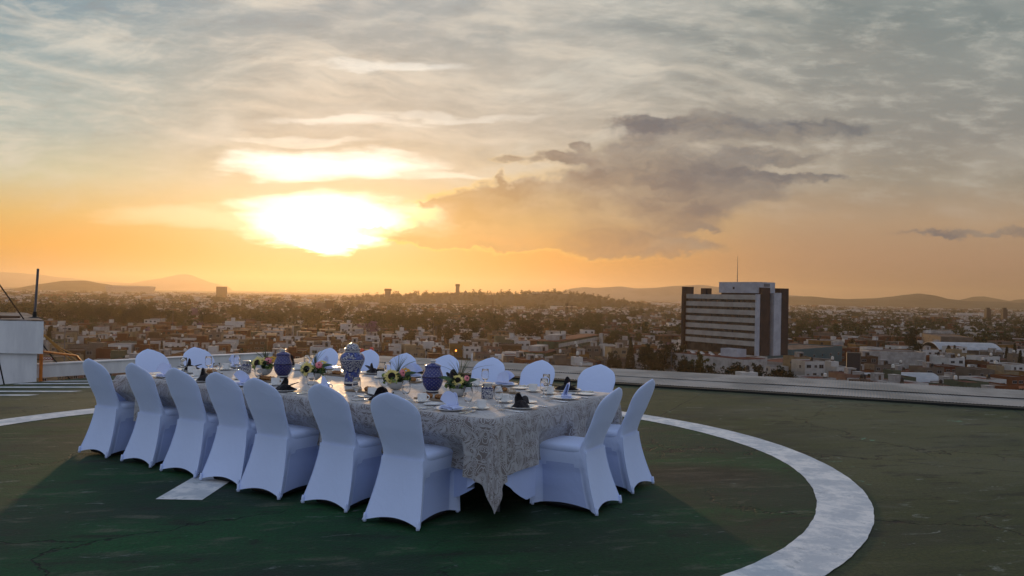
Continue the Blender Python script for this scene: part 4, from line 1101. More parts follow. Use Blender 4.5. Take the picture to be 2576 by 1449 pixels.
for x, yb, yt, lab in [(1425, 822, 764, 'lattice telecom mast with antenna clusters beyond the treetops'), (1438, 800, 768, 'thinner telecom mast just beside the lattice mast')]:
    p = gc(x, yb); D = p.y; hh = (yb - yt) / 2075 * D
    root = thing('telecom_mast', lab, 'mast', p)
    mb = MB()
    for sx, sy in ((-1, -1), (1, -1), (1, 1), (-1, 1)): mb.tube([(sx * 1.0, sy * 1.0, 0), (sx * 0.45, sy * 0.45, hh)], 0.13, 5)
    k = 0
    while k * 2.2 < hh - 2.2:
        a, b2 = 1.0 - 0.55 * k * 2.2 / hh, 1.0 - 0.55 * (k + 1) * 2.2 / hh
        for (x0, y0), (x1, y1) in (((-1, -1), (1, -1)), ((1, -1), (1, 1)), ((1, 1), (-1, 1)), ((-1, 1), (-1, -1))): mb.tube([(x0 * a, y0 * a, k * 2.2), (x1 * b2, y1 * b2, (k + 1) * 2.2)], 0.08, 4)
        k += 1
    mb.build('lattice', DARK_TRIM, root)
    for zz in (0.97, 0.80, 0.66)[:2 if x > 1430 else 3]:
        mb = MB()
        for k in range(6):
            a = k * PI / 3; mb.box(1.2 * math.cos(a) - 0.25, 1.2 * math.cos(a) + 0.25, 1.2 * math.sin(a) - 0.25, 1.2 * math.sin(a) + 0.25, hh * zz - 1.4, hh * zz + 1.2)
        mb.build('antenna_cluster', DARK_TRIM, root)
for x, lab in ((2487, 'slim dark apartment tower, one of twins, nearer the red blocks'), (2529, 'slim dark apartment tower, one of twins, nearer the frame edge')):
    def capt(root, w, h): MB().box(-w * 0.35, w * 0.35, w * 0.15, w * 0.85, h + 0.02, h * 1.12).build('crown_storey', MAROON, root)
    tower('apartment_tower', lab, 'tower', x, 812, 778, 11, 1500, MAROON, capt)
tower('office_slab', 'far dark rectangular slab building on the hazy plain', 'building', 555, 742, 721, 23, 3000, WM['brown'], None, 18)
tower('apartment_block', 'hazy brown mid-rise with a paler annex before the sun glow', 'building', 828, 778, 756, 17, 1250, WM['brown'], capbox)
tower('apartment_block', 'hazy pale mid-rise annex beside the brown mid-rise', 'building', 806, 778, 761, 22, 1260, WM['grey'], None)
for x0, x1, yt, yb, lab in [(697, 716, 758, 769, 'large two-faced billboard over the far rooftops'), (722, 735, 763, 772, 'dark square billboard over the far rooftops'), (733, 745, 759, 767, 'pale billboard with a worn picture far off'), (900, 917, 764, 775, 'pale wide billboard near the round treetop')]:
    D = 1150; A = at_dist(x0, yb, D); B = at_dist(x1, yb, D); w = (B - A).length; h = at_dist(x0, yt, D).z - A.z
    root = thing('billboard', lab, 'billboard', A)
    MB().box(0, w, 0, 0.8, 0, h).build('panel', WM['grey'] if x0 != 722 else WM['brown'], root)
    for xx in (0.25, 0.75): MB().tube([(w * xx, 0.9, h * 0.8), (w * xx, 0.9, GZ - A.z)], 0.35, 6).build('post', DARK_TRIM, root)
D = 4300; p = at_dist(328, 727, D); w = (388 - 268) / 2075 * D
root = thing('stadium', 'hazy oval stadium with pale curved walls far on the plain', 'stadium', p)
MB().lathe([(0.92, -25), (1.0, 6), (1.02, 12), (0.98, 14), (0.80, 12)], 48, sx=w / 2, sy=w * 0.36).build('bowl_wall', WM['pale grey'], root)
MB().lathe([(0.97, 14.05), (0.80, 17), (0.62, 15)], 48, sx=w / 2, sy=w * 0.36).build('roof_ring', WM['grey'], root)

# --- utility poles
PG = 'utility poles between the houses'
def upole(x, yb, yt, lab):
    p = gc(x, yb); hh = (yb - yt) / 2075 * p.y
    root = thing('utility_pole', lab, 'pole', p, 0, PG)
    MB().tube([(0, 0, 0), (0, 0, hh)], [0.22, 0.13], 6).build('post', GALV, root)
    MB().box(-1.1, 1.1, -0.08, 0.08, hh - 1.2, hh - 1.0).box(-0.8, 0.8, -0.08, 0.08, hh - 2.4, hh - 2.2).build('crossarm', DARK_TRIM, root)
for a in [(161, 940, 812, 'tall utility pole between the cream shop and the orange rail'), (434, 842, 764, 'tall pale pole in front of the dark tree belt'), (691, 812, 764, 'utility pole above the blue lidded jar'), (1090, 852, 806, 'utility pole beyond the grass sprays'), (895, 800, 764, 'utility pole beside the wide pale billboard'), (955, 795, 762, 'utility pole with lamps beyond the tall vase'),
          (1688, 960, 880, 'utility pole before the tower podium'), (2205, 900, 840, 'utility pole beside the tall tree'), (1520, 950, 900, 'utility pole beyond the bread sign'), (2550, 870, 828, 'utility pole in the hazy town by the twin towers')]: upole(*a)
# ------------------------------------------------------------------ trees
def leafmat(name, c1, c2):
    def fn(t, b):
        v = tcoord(t)
        n = noise(t, v, 0.55, 3, 0.6); n2 = noise(t, v, 4.0, 2, 0.5)
        c = mix(t, n.ss(0.35, 0.65), c1, c2)
        basecol(t, b, mix(t, n2.ss(0.4, 0.7) * 0.5, c, tuple(x * 1.7 for x in c2[:3]) + (1,)))
    return mat(name, c2, 0.75, spec=0.2, fn=fn)
LEAF = leafmat('broad_leaf_foliage', (0.010, 0.014, 0.004, 1), (0.030, 0.038, 0.009, 1))
LEAFD = leafmat('dark_leaf_foliage', (0.006, 0.009, 0.004, 1), (0.016, 0.021, 0.007, 1))
LEAFY = leafmat('olive_leaf_foliage', (0.018, 0.020, 0.005, 1), (0.050, 0.052, 0.011, 1))
LEAFP = leafmat('purple_blossom', (0.05, 0.025, 0.06, 1), (0.16, 0.08, 0.17, 1))
BARK = mat('bark', (0.045, 0.030, 0.020, 1), 0.9)
def leaf_cloud(rng, centres, per, size, zmin=None, squash=0.8):
    """leaf-sized quads scattered through clumps: arrays of corners"""
    n = len(centres) * per
    c = np.repeat(np.array([q[:3] for q in centres]), per, 0); r = np.repeat(np.array([q[3] for q in centres]), per)
    d = rng.normal(size=(n, 3)); d /= np.linalg.norm(d, axis=1)[:, None]
    p = c + d * (r * rng.uniform(0.55, 1.0, n) ** 0.5)[:, None] * np.array([1, 1, squash])
    a = rng.normal(size=(n, 3)); a /= np.linalg.norm(a, axis=1)[:, None]
    b = np.cross(a, rng.normal(size=(n, 3))); b /= np.linalg.norm(b, axis=1)[:, None]
    s = (size * rng.uniform(0.6, 1.4, n))[:, None]
    q = np.stack([p - a * s - b * s * 0.3, p + b * s * 0.6, p + a * s, p - b * s * 0.6 - a * s * 0.2], 1)
    return q
def quads_mesh(name, q, m):
    n = len(q); me = bpy.data.meshes.new(name)
    me.vertices.add(n * 4); me.loops.add(n * 4); me.polygons.add(n)
    me.vertices.foreach_set('co', q.reshape(-1).astype(np.float32))
    me.loops.foreach_set('vertex_index', np.arange(n * 4, dtype=np.int32))
    me.polygons.foreach_set('loop_start', np.arange(0, n * 4, 4, dtype=np.int32))
    me.update(calc_edges=True); me.materials.append(m)
    return me
def crown_round(rng, nc, lob=6, flat=1.0):
    """unit tree: height 1, crown radius ~0.45"""
    lobes = [(0.20 * math.cos(k * 2.4 + rng.uniform(0, 1)) * rng.uniform(0.4, 1.2), 0.20 * math.sin(k * 2.4 + rng.uniform(0, 1)) * rng.uniform(0.4, 1.2), rng.uniform(0.42, 0.78), rng.uniform(0.15, 0.27)) for k in range(lob)]
    lobes.append((0, 0, 0.62, 0.28))
    out = []
    for k in range(nc):
        lx, ly, lz, lr = lobes[k % len(lobes)]
        d = rng.normal(size=3); d /= np.linalg.norm(d)
        out.append((lx + d[0] * lr * 0.85, ly + d[1] * lr * 0.85, min(0.96, max(0.14, lz + d[2] * lr * 0.85)), rng.uniform(0.05, 0.10)))
    return out
def crown_cone(rng, nc, rad, power=1.0, z0=0.04):
    out = []
    for k in range(nc):
        z = z0 + (0.97 - z0) * (k + 0.5) / nc; a = k * 2.399
        r = rad * min(1.0, (z - z0 + 0.02) * 9) * (1 - z) ** power
        out.append((r * math.cos(a) * 0.7, r * math.sin(a) * 0.7, z, 0.35 * r + 0.018))
    return out
TREES = {}
nrng = np.random.default_rng(5)
def make_tree(kind, name, cat, centres, per, size, m, trunk_h, trunk_r, fork=0):
    root = thing(name, 'x', cat)
    mb = MB().tube([(0, 0, 0), (0.01, 0.005, trunk_h * 0.5), (0, 0, trunk_h)], [trunk_r, trunk_r * 0.75, trunk_r * 0.5], 7)
    for k in range(fork):
        a = k * 2 * PI / max(1, fork) + 0.4
        mb.tube([(0, 0, trunk_h * 0.75), (0.12 * math.cos(a), 0.12 * math.sin(a), trunk_h + 0.12), (0.22 * math.cos(a), 0.22 * math.sin(a), trunk_h + 0.28)], [trunk_r * 0.5, trunk_r * 0.35, trunk_r * 0.15], 5)
    mb.build('trunk', BARK, root)
    link('crown', quads_mesh('crown', leaf_cloud(nrng, centres, per, size), m), root)
    TREES.setdefault(kind, []).append(remember(root))
for v in range(3): make_tree('b', 'broadleaf_tree', 'tree', crown_round(nrng, 66, 6 + v), 24, 0.032, (LEAF, LEAFY, LEAF)[v], 0.45, 0.03, 4)
for v in range(2): make_tree('d', 'dark_tree', 'tree', crown_round(nrng, 70, 7), 26, 0.030, LEAFD, 0.45, 0.03, 4)
make_tree('c', 'cypress', 'tree', crown_cone(nrng, 70, 0.13, 0.75), 20, 0.024, LEAFD, 0.5, 0.02)
make_tree('k', 'conifer', 'tree', crown_cone(nrng, 80, 0.30, 0.9, 0.12), 22, 0.028, LEAFD, 0.8, 0.02)
make_tree('p', 'blossoming_tree', 'tree', crown_round(nrng, 50, 6), 22, 0.032, LEAFP, 0.5, 0.025, 4)
make_tree('s', 'leafy_dome_shrub', 'shrub', [(q[0] * 1.2, q[1] * 1.2, q[2] * 0.85, q[3]) for q in crown_round(nrng, 90, 9)], 24, 0.024, LEAF, 0.4, 0.03, 4)
pal = []
for k in range(16):
    a, dr = k * 2.4, 0.5 + 0.5 * (k % 4) / 3
    for j in range(7):
        f = (j + 1) / 7; pal.append((0.30 * f * math.cos(a), 0.30 * f * math.sin(a), 0.80 + 0.16 * math.sin(f * 2.2) * dr - 0.10 * f * f, 0.022))
make_tree('m', 'fan_palm', 'palm tree', pal, 10, 0.026, LEAFD, 0.8, 0.022)
tused = set(); TG = 'trees standing in the town below'
KN = {'b': 'green spreading tree', 'd': 'dark rounded tree', 'c': 'dark pencil cypress', 'k': 'dark pointed conifer', 'p': 'purple blossoming tree', 's': 'low green dome tree', 'm': 'shaggy palm'}
LAND = [(60, 'the slim mast pole'), (130, 'the maroon shop sign'), (161, 'the tall utility pole'), (220, 'the cream houses'), (275, 'the end chair of the near row'), (330, 'the curved shed roof'), (373, 'the shaded end chair by the block'), (434, 'the tall pale pole'), (490, 'the second shaded end chair'),
        (555, 'the far dark slab'), (605, 'the small lidded pot'), (655, 'the first sunflower bowl'), (708, 'the dark blue lidded jar'), (745, 'the white cypress house'), (790, 'the second sunflower bowl'), (828, 'the hazy mid-rise'), (855, 'the big round treetop'), (880, 'the tall vase'), (931, 'the chair past the vase'), (975, 'the hill edge tower'),
        (1021, 'the chair behind the grass spray'), (1060, 'the advertisement wall'), (1083, 'the lidded jar by the corner'), (1128, 'the chair between jar and grass'), (1150, 'the wooded hill tower'), (1190, 'the corner flower bowl'), (1239, 'the brick chimney'), (1300, 'the brown villa'), (1363, 'the second last far chair'), (1425, 'the lattice mast'), (1450, 'the bread sign'),
        (1510, 'the last far chair'), (1545, 'the last far chair towards the tower'), (1585, 'the tall street cypress'), (1640, 'the big dark trees'), (1700, 'the apartment block by the tower'), (1760, 'the maroon end fin'), (1845, 'the tower mast'), (1950, 'the pale stair slab'), (2020, 'the stained wall'), (2080, 'the teal warehouse'), (2140, 'the billboard slab'), (2200, 'the blank grey building'),
        (2240, 'the blue warehouses'), (2295, 'the tall twin-crowned tree'), (2345, 'the red tower blocks'), (2395, 'the white cube house'), (2440, 'the vaulted warehouse'), (2487, 'the first dark twin tower'), (2529, 'the second dark twin tower'), (2600, 'the frame edge rooftops')]
def landmark(xd): return min(LAND, key=lambda q: abs(q[0] - xd))[1]
ORD = ['nearest', 'second', 'third', 'fourth', 'fifth', 'sixth', 'seventh', 'eighth', 'ninth', 'tenth', 'eleventh', 'twelfth', 'thirteenth', 'fourteenth', 'fifteenth', 'sixteenth', 'seventeenth', 'eighteenth', 'nineteenth', 'twentieth', 'penultimate', 'last']
TL_ = [  # x, top, base, width, kind in survey pixels
    (600, 800, 822, 30, 'b'), (645, 772, 806, 30, 'b'), (702, 797, 818, 24, 'd'), (680, 812, 828, 30, 'b'), (780, 792, 815, 42, 'b'), (742, 780, 800, 24, 'b'), (851, 765, 801, 33, 'd'), (766, 773, 798, 29, 'b'), (865, 828, 852, 34, 'd'), (956, 830, 848, 32, 'b'), (1033, 825, 854, 46, 'd'), (937, 806, 846, 40, 'p'),
    (898, 797, 818, 40, 'b'), (985, 782, 816, 52, 'b'), (1048, 794, 818, 40, 'b'), (945, 770, 786, 34, 'b'), (800, 806, 844, 8, 'c'), (824, 785, 800, 14, 'b'), (523, 771, 816, 55, 'd'), (587, 761, 788, 22, 'd'), (560, 795, 818, 30, 'b'), (495, 806, 824, 28, 'p'), (455, 808, 826, 30, 'b'), (465, 838, 860, 24, 'd'), (290, 840, 858, 24, 'p'), (236, 812, 832, 40, 'b'), (330, 812, 830, 44, 'b'), (198, 818, 842, 42, 'd'), (406, 818, 830, 34, 'b'), (122, 820, 872, 18, 'k'), (406, 856, 890, 10, 'c'),
    (736, 846, 884, 20, 'c'), (1108, 812, 845, 20, 'd'), (1127, 812, 858, 40, 'd'), (1151, 820, 846, 20, 'b'), (1172, 831, 863, 42, 'd'), (1192, 801, 846, 44, 'b'), (1213, 837, 862, 34, 'd'), (1248, 797, 840, 46, 'b'), (1330, 796, 848, 76, 'd'), (1296, 782, 806, 28, 'd'), (1260, 790, 812, 26, 'b'), (1110, 792, 822, 60, 'b'), (1062, 800, 824, 40, 'b'), (1400, 796, 812, 22, 'd'), (1451, 811, 846, 44, 'b'), (1505, 814, 848, 36, 'b'), (1486, 801, 813, 26, 'd'), (1550, 800, 814, 26, 'd'), (1545, 824, 866, 40, 'b'), (1572, 828, 866, 36, 'b'), (1606, 834, 868, 36, 'b'),
    (1585, 846, 946, 26, 'k'), (1622, 856, 950, 56, 'd'), (1668, 850, 952, 76, 'd'), (1706, 853, 930, 44, 'd'), (1545, 876, 930, 40, 'd'), (1640, 880, 965, 60, 'd'), (1756, 886, 994, 54, 'b'), (1732, 900, 996, 46, 'd'), (1716, 885, 990, 44, 'd'), (1790, 905, 998, 46, 'd'), (1858, 902, 998, 66, 'd'), (1900, 906, 998, 58, 'd'), (1956, 912, 1002, 56, 'd'), (1820, 915, 998, 48, 'd'), (1985, 925, 1004, 40, 'd'),
    (2290, 816, 880, 36, 'd'), (2300, 850, 912, 44, 'd'), (2386, 868, 904, 28, 'k'), (2232, 858, 880, 30, 'd'), (2262, 842, 866, 28, 'd'), (2010, 832, 856, 34, 'b'), (2186, 940, 992, 22, 'c'), (2218, 948, 992, 40, 'd'), (2255, 950, 990, 12, 'c'), (2270, 950, 990, 12, 'c'), (2490, 842, 868, 40, 'd'), (2530, 840, 870, 46, 'd'), (2565, 822, 846, 34, 'd'), (2480, 822, 836, 30, 'd'), (2552, 862, 905, 12, 'c'), (2532, 872, 905, 12, 'c'), (2566, 880, 925, 14, 'c'), (2100, 905, 935, 30, 'd'), (2505, 890, 912, 26, 'd'),
    (298, 911, 948, 70, 's'), (172, 905, 938, 26, 'd'), (250, 925, 945, 36, 'b'), (1020, 905, 925, 20, 'b'), (610, 872, 905, 26, 'd'), (640, 880, 906, 20, 'd'),
    (640, 778, 806, 11, 'm'), (790, 775, 800, 16, 'm'), (912, 782, 806, 16, 'm'), (698, 780, 800, 14, 'm'), (1000, 778, 800, 12, 'm'), (560, 775, 808, 14, 'm'), (1410, 790, 812, 14, 'm')]
for k in range(14): TL_.append((118 + k * 26.5 + rnd.uniform(-5, 5), 770 + rnd.uniform(-6, 5), 813 + rnd.uniform(-3, 3), rnd.uniform(40, 58), 'd' if k % 3 else 'b'))
for k in range(16): TL_.append((6 + k * 25 + rnd.uniform(-6, 6), 761 + rnd.uniform(-4, 5), 790 + rnd.uniform(-3, 3), rnd.uniform(30, 44), 'b'))
for k in range(16): TL_.append((590 + k * 32 + rnd.uniform(-10, 10), 788 + rnd.uniform(-8, 8), 812 + rnd.uniform(-5, 6), rnd.uniform(24, 40), rnd.choice('bbd')))
for k in range(22): TL_.append((1110 + k * 27 + rnd.uniform(-8, 8), 786 + rnd.uniform(-6, 5), 802 + rnd.uniform(-4, 4), rnd.uniform(24, 38), rnd.choice('bdd')))
for k in range(64):
    x = rnd.uniform(0, 2570); h0 = hz(x) + rnd.uniform(58, 130); TL_.append((x, h0 - rnd.uniform(14, 28), h0, rnd.uniform(18, 34), rnd.choice('bbdkcp')))
tl = []
for x, yt, yb, w, kind in TL_:
    w *= 1.12
    if yb - hz(x) < 190: yb += 7 + (yb - yt) * 0.22                    # the foot is hidden by the houses before it
    p = gc(x, yb); D = p.y
    tl.append((D, x, p, (yb - yt) / 2075 * D, w / 2075 * D, kind))
cnt = {}
tl.sort(key=lambda q: q[0])
for D, x, p, hgt, wid_, kind in tl:
    pr = TREES[kind][rnd.randrange(len(TREES[kind]))]
    lm = landmark(x); key = (KN[kind], lm); cnt[key] = cnt.get(key, 0) + 1
    lab = KN[kind] + (', nearest in line with ' if cnt[key] == 1 else ', %s back in line with ' % ORD[min(21, cnt[key] - 1)]) + lm
    unit = {'b': 0.92, 'd': 0.92, 'c': 0.24, 'k': 0.5, 'p': 0.92, 's': 1.05, 'm': 0.62}[kind]
    place(pr, tused, p, rnd.uniform(0, 6.28), lab, TG, (wid_ / unit, wid_ / unit, hgt))
    keep(p - Vector((0, 4, 0)), wid_ * 0.34)

# ------------------------------------------------------------------ houses in rows
hused = set(); HG = 'flat roofed houses of the town below'
ca, sa = math.cos(R(17)), math.sin(R(17))
cand = []
for i in range(-75, 110):
    for j in range(0, 86):
        gx, gy = i * 11.2 + rnd.uniform(-1.1, 1.1), 250 + j * 13.5 + (j // 2) * 5.0 + rnd.uniform(-1.2, 1.2)
        if i % 9 == 0: continue
        x, y = gx * ca - (gy - 250) * sa * 0.55, gy + gx * sa * 0.35
        if y < 262 or y > 1500 or abs(x) > y * 0.66 + 15: continue
        if not free(x, y, 4.5): continue
        if rnd.random() < 0.07: continue
        cand.append((y, x))
cand.sort()
def strip_y(xd):                                       # how high the deck edge reaches in the picture
    pts = [(-50, 940), (108, 945), (220, 932), (350, 928), (870, 893), (1180, 910), (1560, 940), (2000, 970), (2576, 1000), (2700, 1008)]
    for (a, b), (c, d) in zip(pts, pts[1:]):
        if a <= xd <= c: return b + (d - b) * (xd - a) / (c - a)
    return 900
NAMES = list(WM); WT = [24, 10, 16, 16, 9, 7, 4, 12, 11, 3]
nind = 0; rowc = {}; far_boxes = []
for y, x in cand:
    pi = rnd.randrange(len(protos)); root, f, st, w, d, h = protos[pi]
    sx, sy, sz = rnd.uniform(0.9, 1.15), rnd.uniform(0.85, 1.15), rnd.uniform(0.85, 1.12)
    top = todpx((x, y, GZ + h * sz + 0.5))
    col = rnd.choices(NAMES, WT)[0]
    rz = R(17) * 0.6 + rnd.uniform(-0.08, 0.08) + (PI / 2 if rnd.random() < 0.12 else 0)
    if top[1] > strip_y(top[0]) - 3: continue
    if not -12 < top[0] < 2588: continue
    if nind < 290:
        lm = landmark(top[0]); rowc[lm] = rowc.get(lm, 0) + 1; k = rowc[lm]
        if k <= len(ORD):
            ft = f[1]
            lab = '%s %s %s house, %s row over %s' % (col, ('', 'one-storey', 'two-storey', 'three-storey')[st], ft, ORD[k - 1], lm)
            r = place(root, hused, (x, y, GZ), rz, lab, HG, (sx, sy, sz))
            for c in NEW[r.name]:
                if c.name.startswith('walls'): c.material_slots[0].link = 'OBJECT'; c.material_slots[0].material = WM[col]
            nind += 1
            continue
    far_boxes.append((x, y, w * sx, d * sy, h * sz + 0.5, rz, NAMES.index(col), st))
# all houses farther back, too many to count, as one town
def town_mesh(name, boxes, mats, windows=True, tanks=True):
    V, F, MI = [], [], []
    n = 0
    for bx_ in boxes:
        x, y, w, d, h, rz, mi, st = bx_
        c, s = math.cos(rz), math.sin(rz)
        def bx2(x0, x1, y0, y1, z0, z1, m, faces=((4, 5, 7, 6), (0, 1, 5, 4), (1, 3, 7, 5), (3, 2, 6, 7), (2, 0, 4, 6))):
            nonlocal n
            for z in (z0, z1):
                for yy in (y0, y1):
                    for xx in (x0, x1): V.append((x + xx * c - yy * s, y + xx * s + yy * c, GZ + z))
            for q in faces: F.append(tuple(k + n for k in q)); MI.append(m)
            n += 8
        bx2(-w / 2, w / 2, 0, d, 0, h, mi)
        bx2(-w / 2 + 0.25, w / 2 - 0.25, 0.25, d - 0.25, h - 0.3, h + 0.04, len(NAMES) + (0 if rnd.random() < 0.7 else 1), ((4, 5, 7, 6),))
        if windows and y < 1000:
            nw = 2 if w < 9 else 3
            for q in range(st):
                for k in range(nw):
                    if rnd.random() < 0.15: continue
                    xx = -w / 2 + w * (k + 0.5) / nw + rnd.uniform(-.4, .4); zz = (q + 0.55) * h / st
                    bx2(xx - 0.75, xx + 0.75, -0.06, 0.02, zz - 0.65, zz + 0.65, len(NAMES) + 2, ((0, 1, 5, 4), (4, 5, 7, 6)))
        r = rnd.random()
        if tanks and r < 0.35:
            xx, yy = rnd.uniform(-.3, .3) * w, rnd.uniform(.3, .7) * d
            bx2(xx - 0.5, xx + 0.5, yy - 0.5, yy + 0.5, h + 0.05, h + rnd.uniform(1.2, 2.0), len(NAMES) + 3)
        elif tanks and r < 0.6:
            xx, yy = rnd.uniform(-.2, .2) * w, d * 0.6
            bx2(xx - 1.4, xx + 1.4, yy - 1.3, yy + 1.3, h + 0.05, h + 2.4, rnd.choice((0, 2, 8, mi)))
    me = bpy.data.meshes.new(name); me.from_pydata(V, [], F)
    for m in mats: me.materials.append(m)
    me.polygons.foreach_set('material_index', np.array(MI, dtype=np.int32))
    return link(name, me)
TM = [WM[k] for k in NAMES] + [ROOFM, ROOFR, PANE, TANKB]
tag(town_mesh('town_houses', far_boxes, TM), kind='stuff')
fb = []
for k in range(5200):
    y = 1480 * (6500 / 1480) ** (rnd.random() ** 0.85); x = rnd.uniform(-0.70, 0.70) * y
    w = rnd.uniform(9, 26) * (1 + (y - 1480) / 6000); big = rnd.random() < 0.06
    fb.append((x, y, w * (2.2 if big else 1), rnd.uniform(10, 24), rnd.uniform(3.5, 8) * (1.4 if big else 1), rnd.uniform(-0.4, 0.4), rnd.choices(range(10), [40, 14, 8, 6, 5, 3, 4, 5, 26, 1])[0], 1))
tag(town_mesh('distant_town', fb, TM, False, False), kind='stuff')

# ------------------------------------------------------------------ hills
HILLM = mat('wooded_hill_ground', rough=0.95, spec=0.1, fn=speckle((0.020, 0.022, 0.012, 1), (0.055, 0.050, 0.030, 1), 0.006, 0.38, 0.62))
def prof_y(pts, x):
    for (a, b), (c, d) in zip(pts, pts[1:]):
        if a <= x <= c:
            q = (x - a) / (c - a); q = q * q * (3 - 2 * q) * 0.5 + q * 0.5
            return b + (d - b) * q
    return pts[0][1] if x < pts[0][0] else pts[-1][1]
HILLS = {}
MOUNTM = mat('haze_paled_mountain', rough=0.95, spec=0.1, fn=speckle((0.13, 0.11, 0.09, 1), (0.20, 0.17, 0.14, 1), 0.003, 0.38, 0.62))  # paler than the hills: distance haze is put into the slope colour
def ridge(name, pts, D, depth, rough=2.0, seed=0, step=8):
    rr = random.Random(seed); ph = [rr.uniform(0, 6.28) for _ in range(6)]
    xs = np.arange(pts[0][0], pts[-1][0] + step, step)
    rows = []
    top = []
    for x in xs:
        p = at_dist(x, prof_y(pts, x), D); top.append(p)
    for k in range(-8, 9):
        q = k / 8; f = math.exp(-(q * 2.0) ** 2) - math.exp(-4)
        row = []
        for p in top:
            wv = math.sin(p.x * 0.011 / (D / 2400) + ph[0] + q * 3) + 0.6 * math.sin(p.x * 0.027 / (D / 2400) + ph[1] - q * 5)
            hgt = max(2.0, p.z - GZ)
            z = GZ - 1 + hgt * f / (1 - math.exp(-4)) + rough * wv * (1 - abs(q)) * abs(q) * hgt * 0.05
            row.append((p.x * (1 + q * depth * 0.5 / D), D + q * depth, z))
        rows.append(row)
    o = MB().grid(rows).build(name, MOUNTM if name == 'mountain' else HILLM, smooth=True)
    HILLS[D] = (rows, xs)
    return tag(o, kind='structure')
r1 = ridge('hill', [(820, 768), (880, 754), (930, 748), (1000, 745), (1100, 741), (1180, 741), (1260, 740), (1300, 739), (1380, 737), (1430, 738), (1470, 745), (1520, 752), (1580, 762), (1650, 772), (1750, 782)], 2400, 420, 1.5, 1)
ridge('hill', [(40, 726), (110, 713), (160, 706), (210, 705), (260, 713), (300, 720), (340, 726)], 5000, 600, 1, 2)
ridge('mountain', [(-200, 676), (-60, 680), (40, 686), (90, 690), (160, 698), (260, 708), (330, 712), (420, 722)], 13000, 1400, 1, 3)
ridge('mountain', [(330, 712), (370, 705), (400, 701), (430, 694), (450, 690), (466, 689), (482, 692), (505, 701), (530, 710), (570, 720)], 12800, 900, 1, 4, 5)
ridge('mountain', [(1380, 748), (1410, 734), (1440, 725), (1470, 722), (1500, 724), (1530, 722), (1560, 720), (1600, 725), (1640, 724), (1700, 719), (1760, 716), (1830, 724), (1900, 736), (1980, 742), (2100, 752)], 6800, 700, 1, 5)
ridge('hill', [(1850, 760), (1960, 746), (2040, 745), (2090, 750), (2130, 752), (2200, 750), (2240, 746), (2280, 741), (2310, 738), (2340, 741), (2380, 751), (2430, 757), (2500, 758), (2620, 764), (2700, 770)], 5600, 900, 1, 6)
ridge('hill', [(2380, 764), (2420, 753), (2450, 746), (2475, 745), (2500, 750), (2540, 757), (2560, 753), (2600, 752), (2700, 768)], 7600, 600, 1, 7)
# far woods: leaf clumps on the hill and scattered through the distant town
small = leaf_cloud(nrng, crown_round(nrng, 22, 4), 6, 0.075)
def wood(name, spots, m):
    q = []
    for x, y, z, w, h in spots:
        a = nrng.uniform(0, 6.28); c, s = math.cos(a), math.sin(a)
        g = small.copy(); X_ = (g[..., 0] * c - g[..., 1] * s) * w + x; Y_ = (g[..., 0] * s + g[..., 1] * c) * w + y
        q.append(np.stack([X_, Y_, g[..., 2] * h + z], -1))
    return tag(link(name, quads_mesh(name, np.concatenate(q), m)), kind='stuff')
rows, xs = HILLS[2400]
sp = []
for k in range(1500):
    i = rnd.randrange(1, len(xs) - 1); j = rnd.randrange(1, 10) if rnd.random() < 0.85 else rnd.randrange(8, 10)
    j = min(j, 9)
    a = rows[j][i]; b = rows[j - 1][i]; t = rnd.random()
    if a[2] < GZ + 6: continue
    s = rnd.uniform(7, 13)
    sp.append((a[0] + rnd.uniform(-9, 9), lerp(a[1], b[1], t * 0.6), lerp(a[2], b[2], t * 0.6) - 1.5, s * rnd.uniform(1.0, 1.5), s * (1.5 if rnd.random() < 0.12 else 0.9)))
wood('hill_woods', sp, LEAFD)
sp = []
for k in range(1700):
    y = 600 * (4200 / 600) ** (rnd.random() ** 0.9); x = rnd.uniform(-0.66, 0.66) * y; s = rnd.uniform(8, 15)
    n = rnd.choice((1, 1, 1, 3, 6)) 
    for q in range(n): sp.append((x + rnd.gauss(0, 9) * (n > 1), y + rnd.gauss(0, 6) * (n > 1), GZ, s * rnd.uniform(0.9, 1.6), s * rnd.uniform(0.8, 1.2)))
wood('far_trees', sp, LEAF)
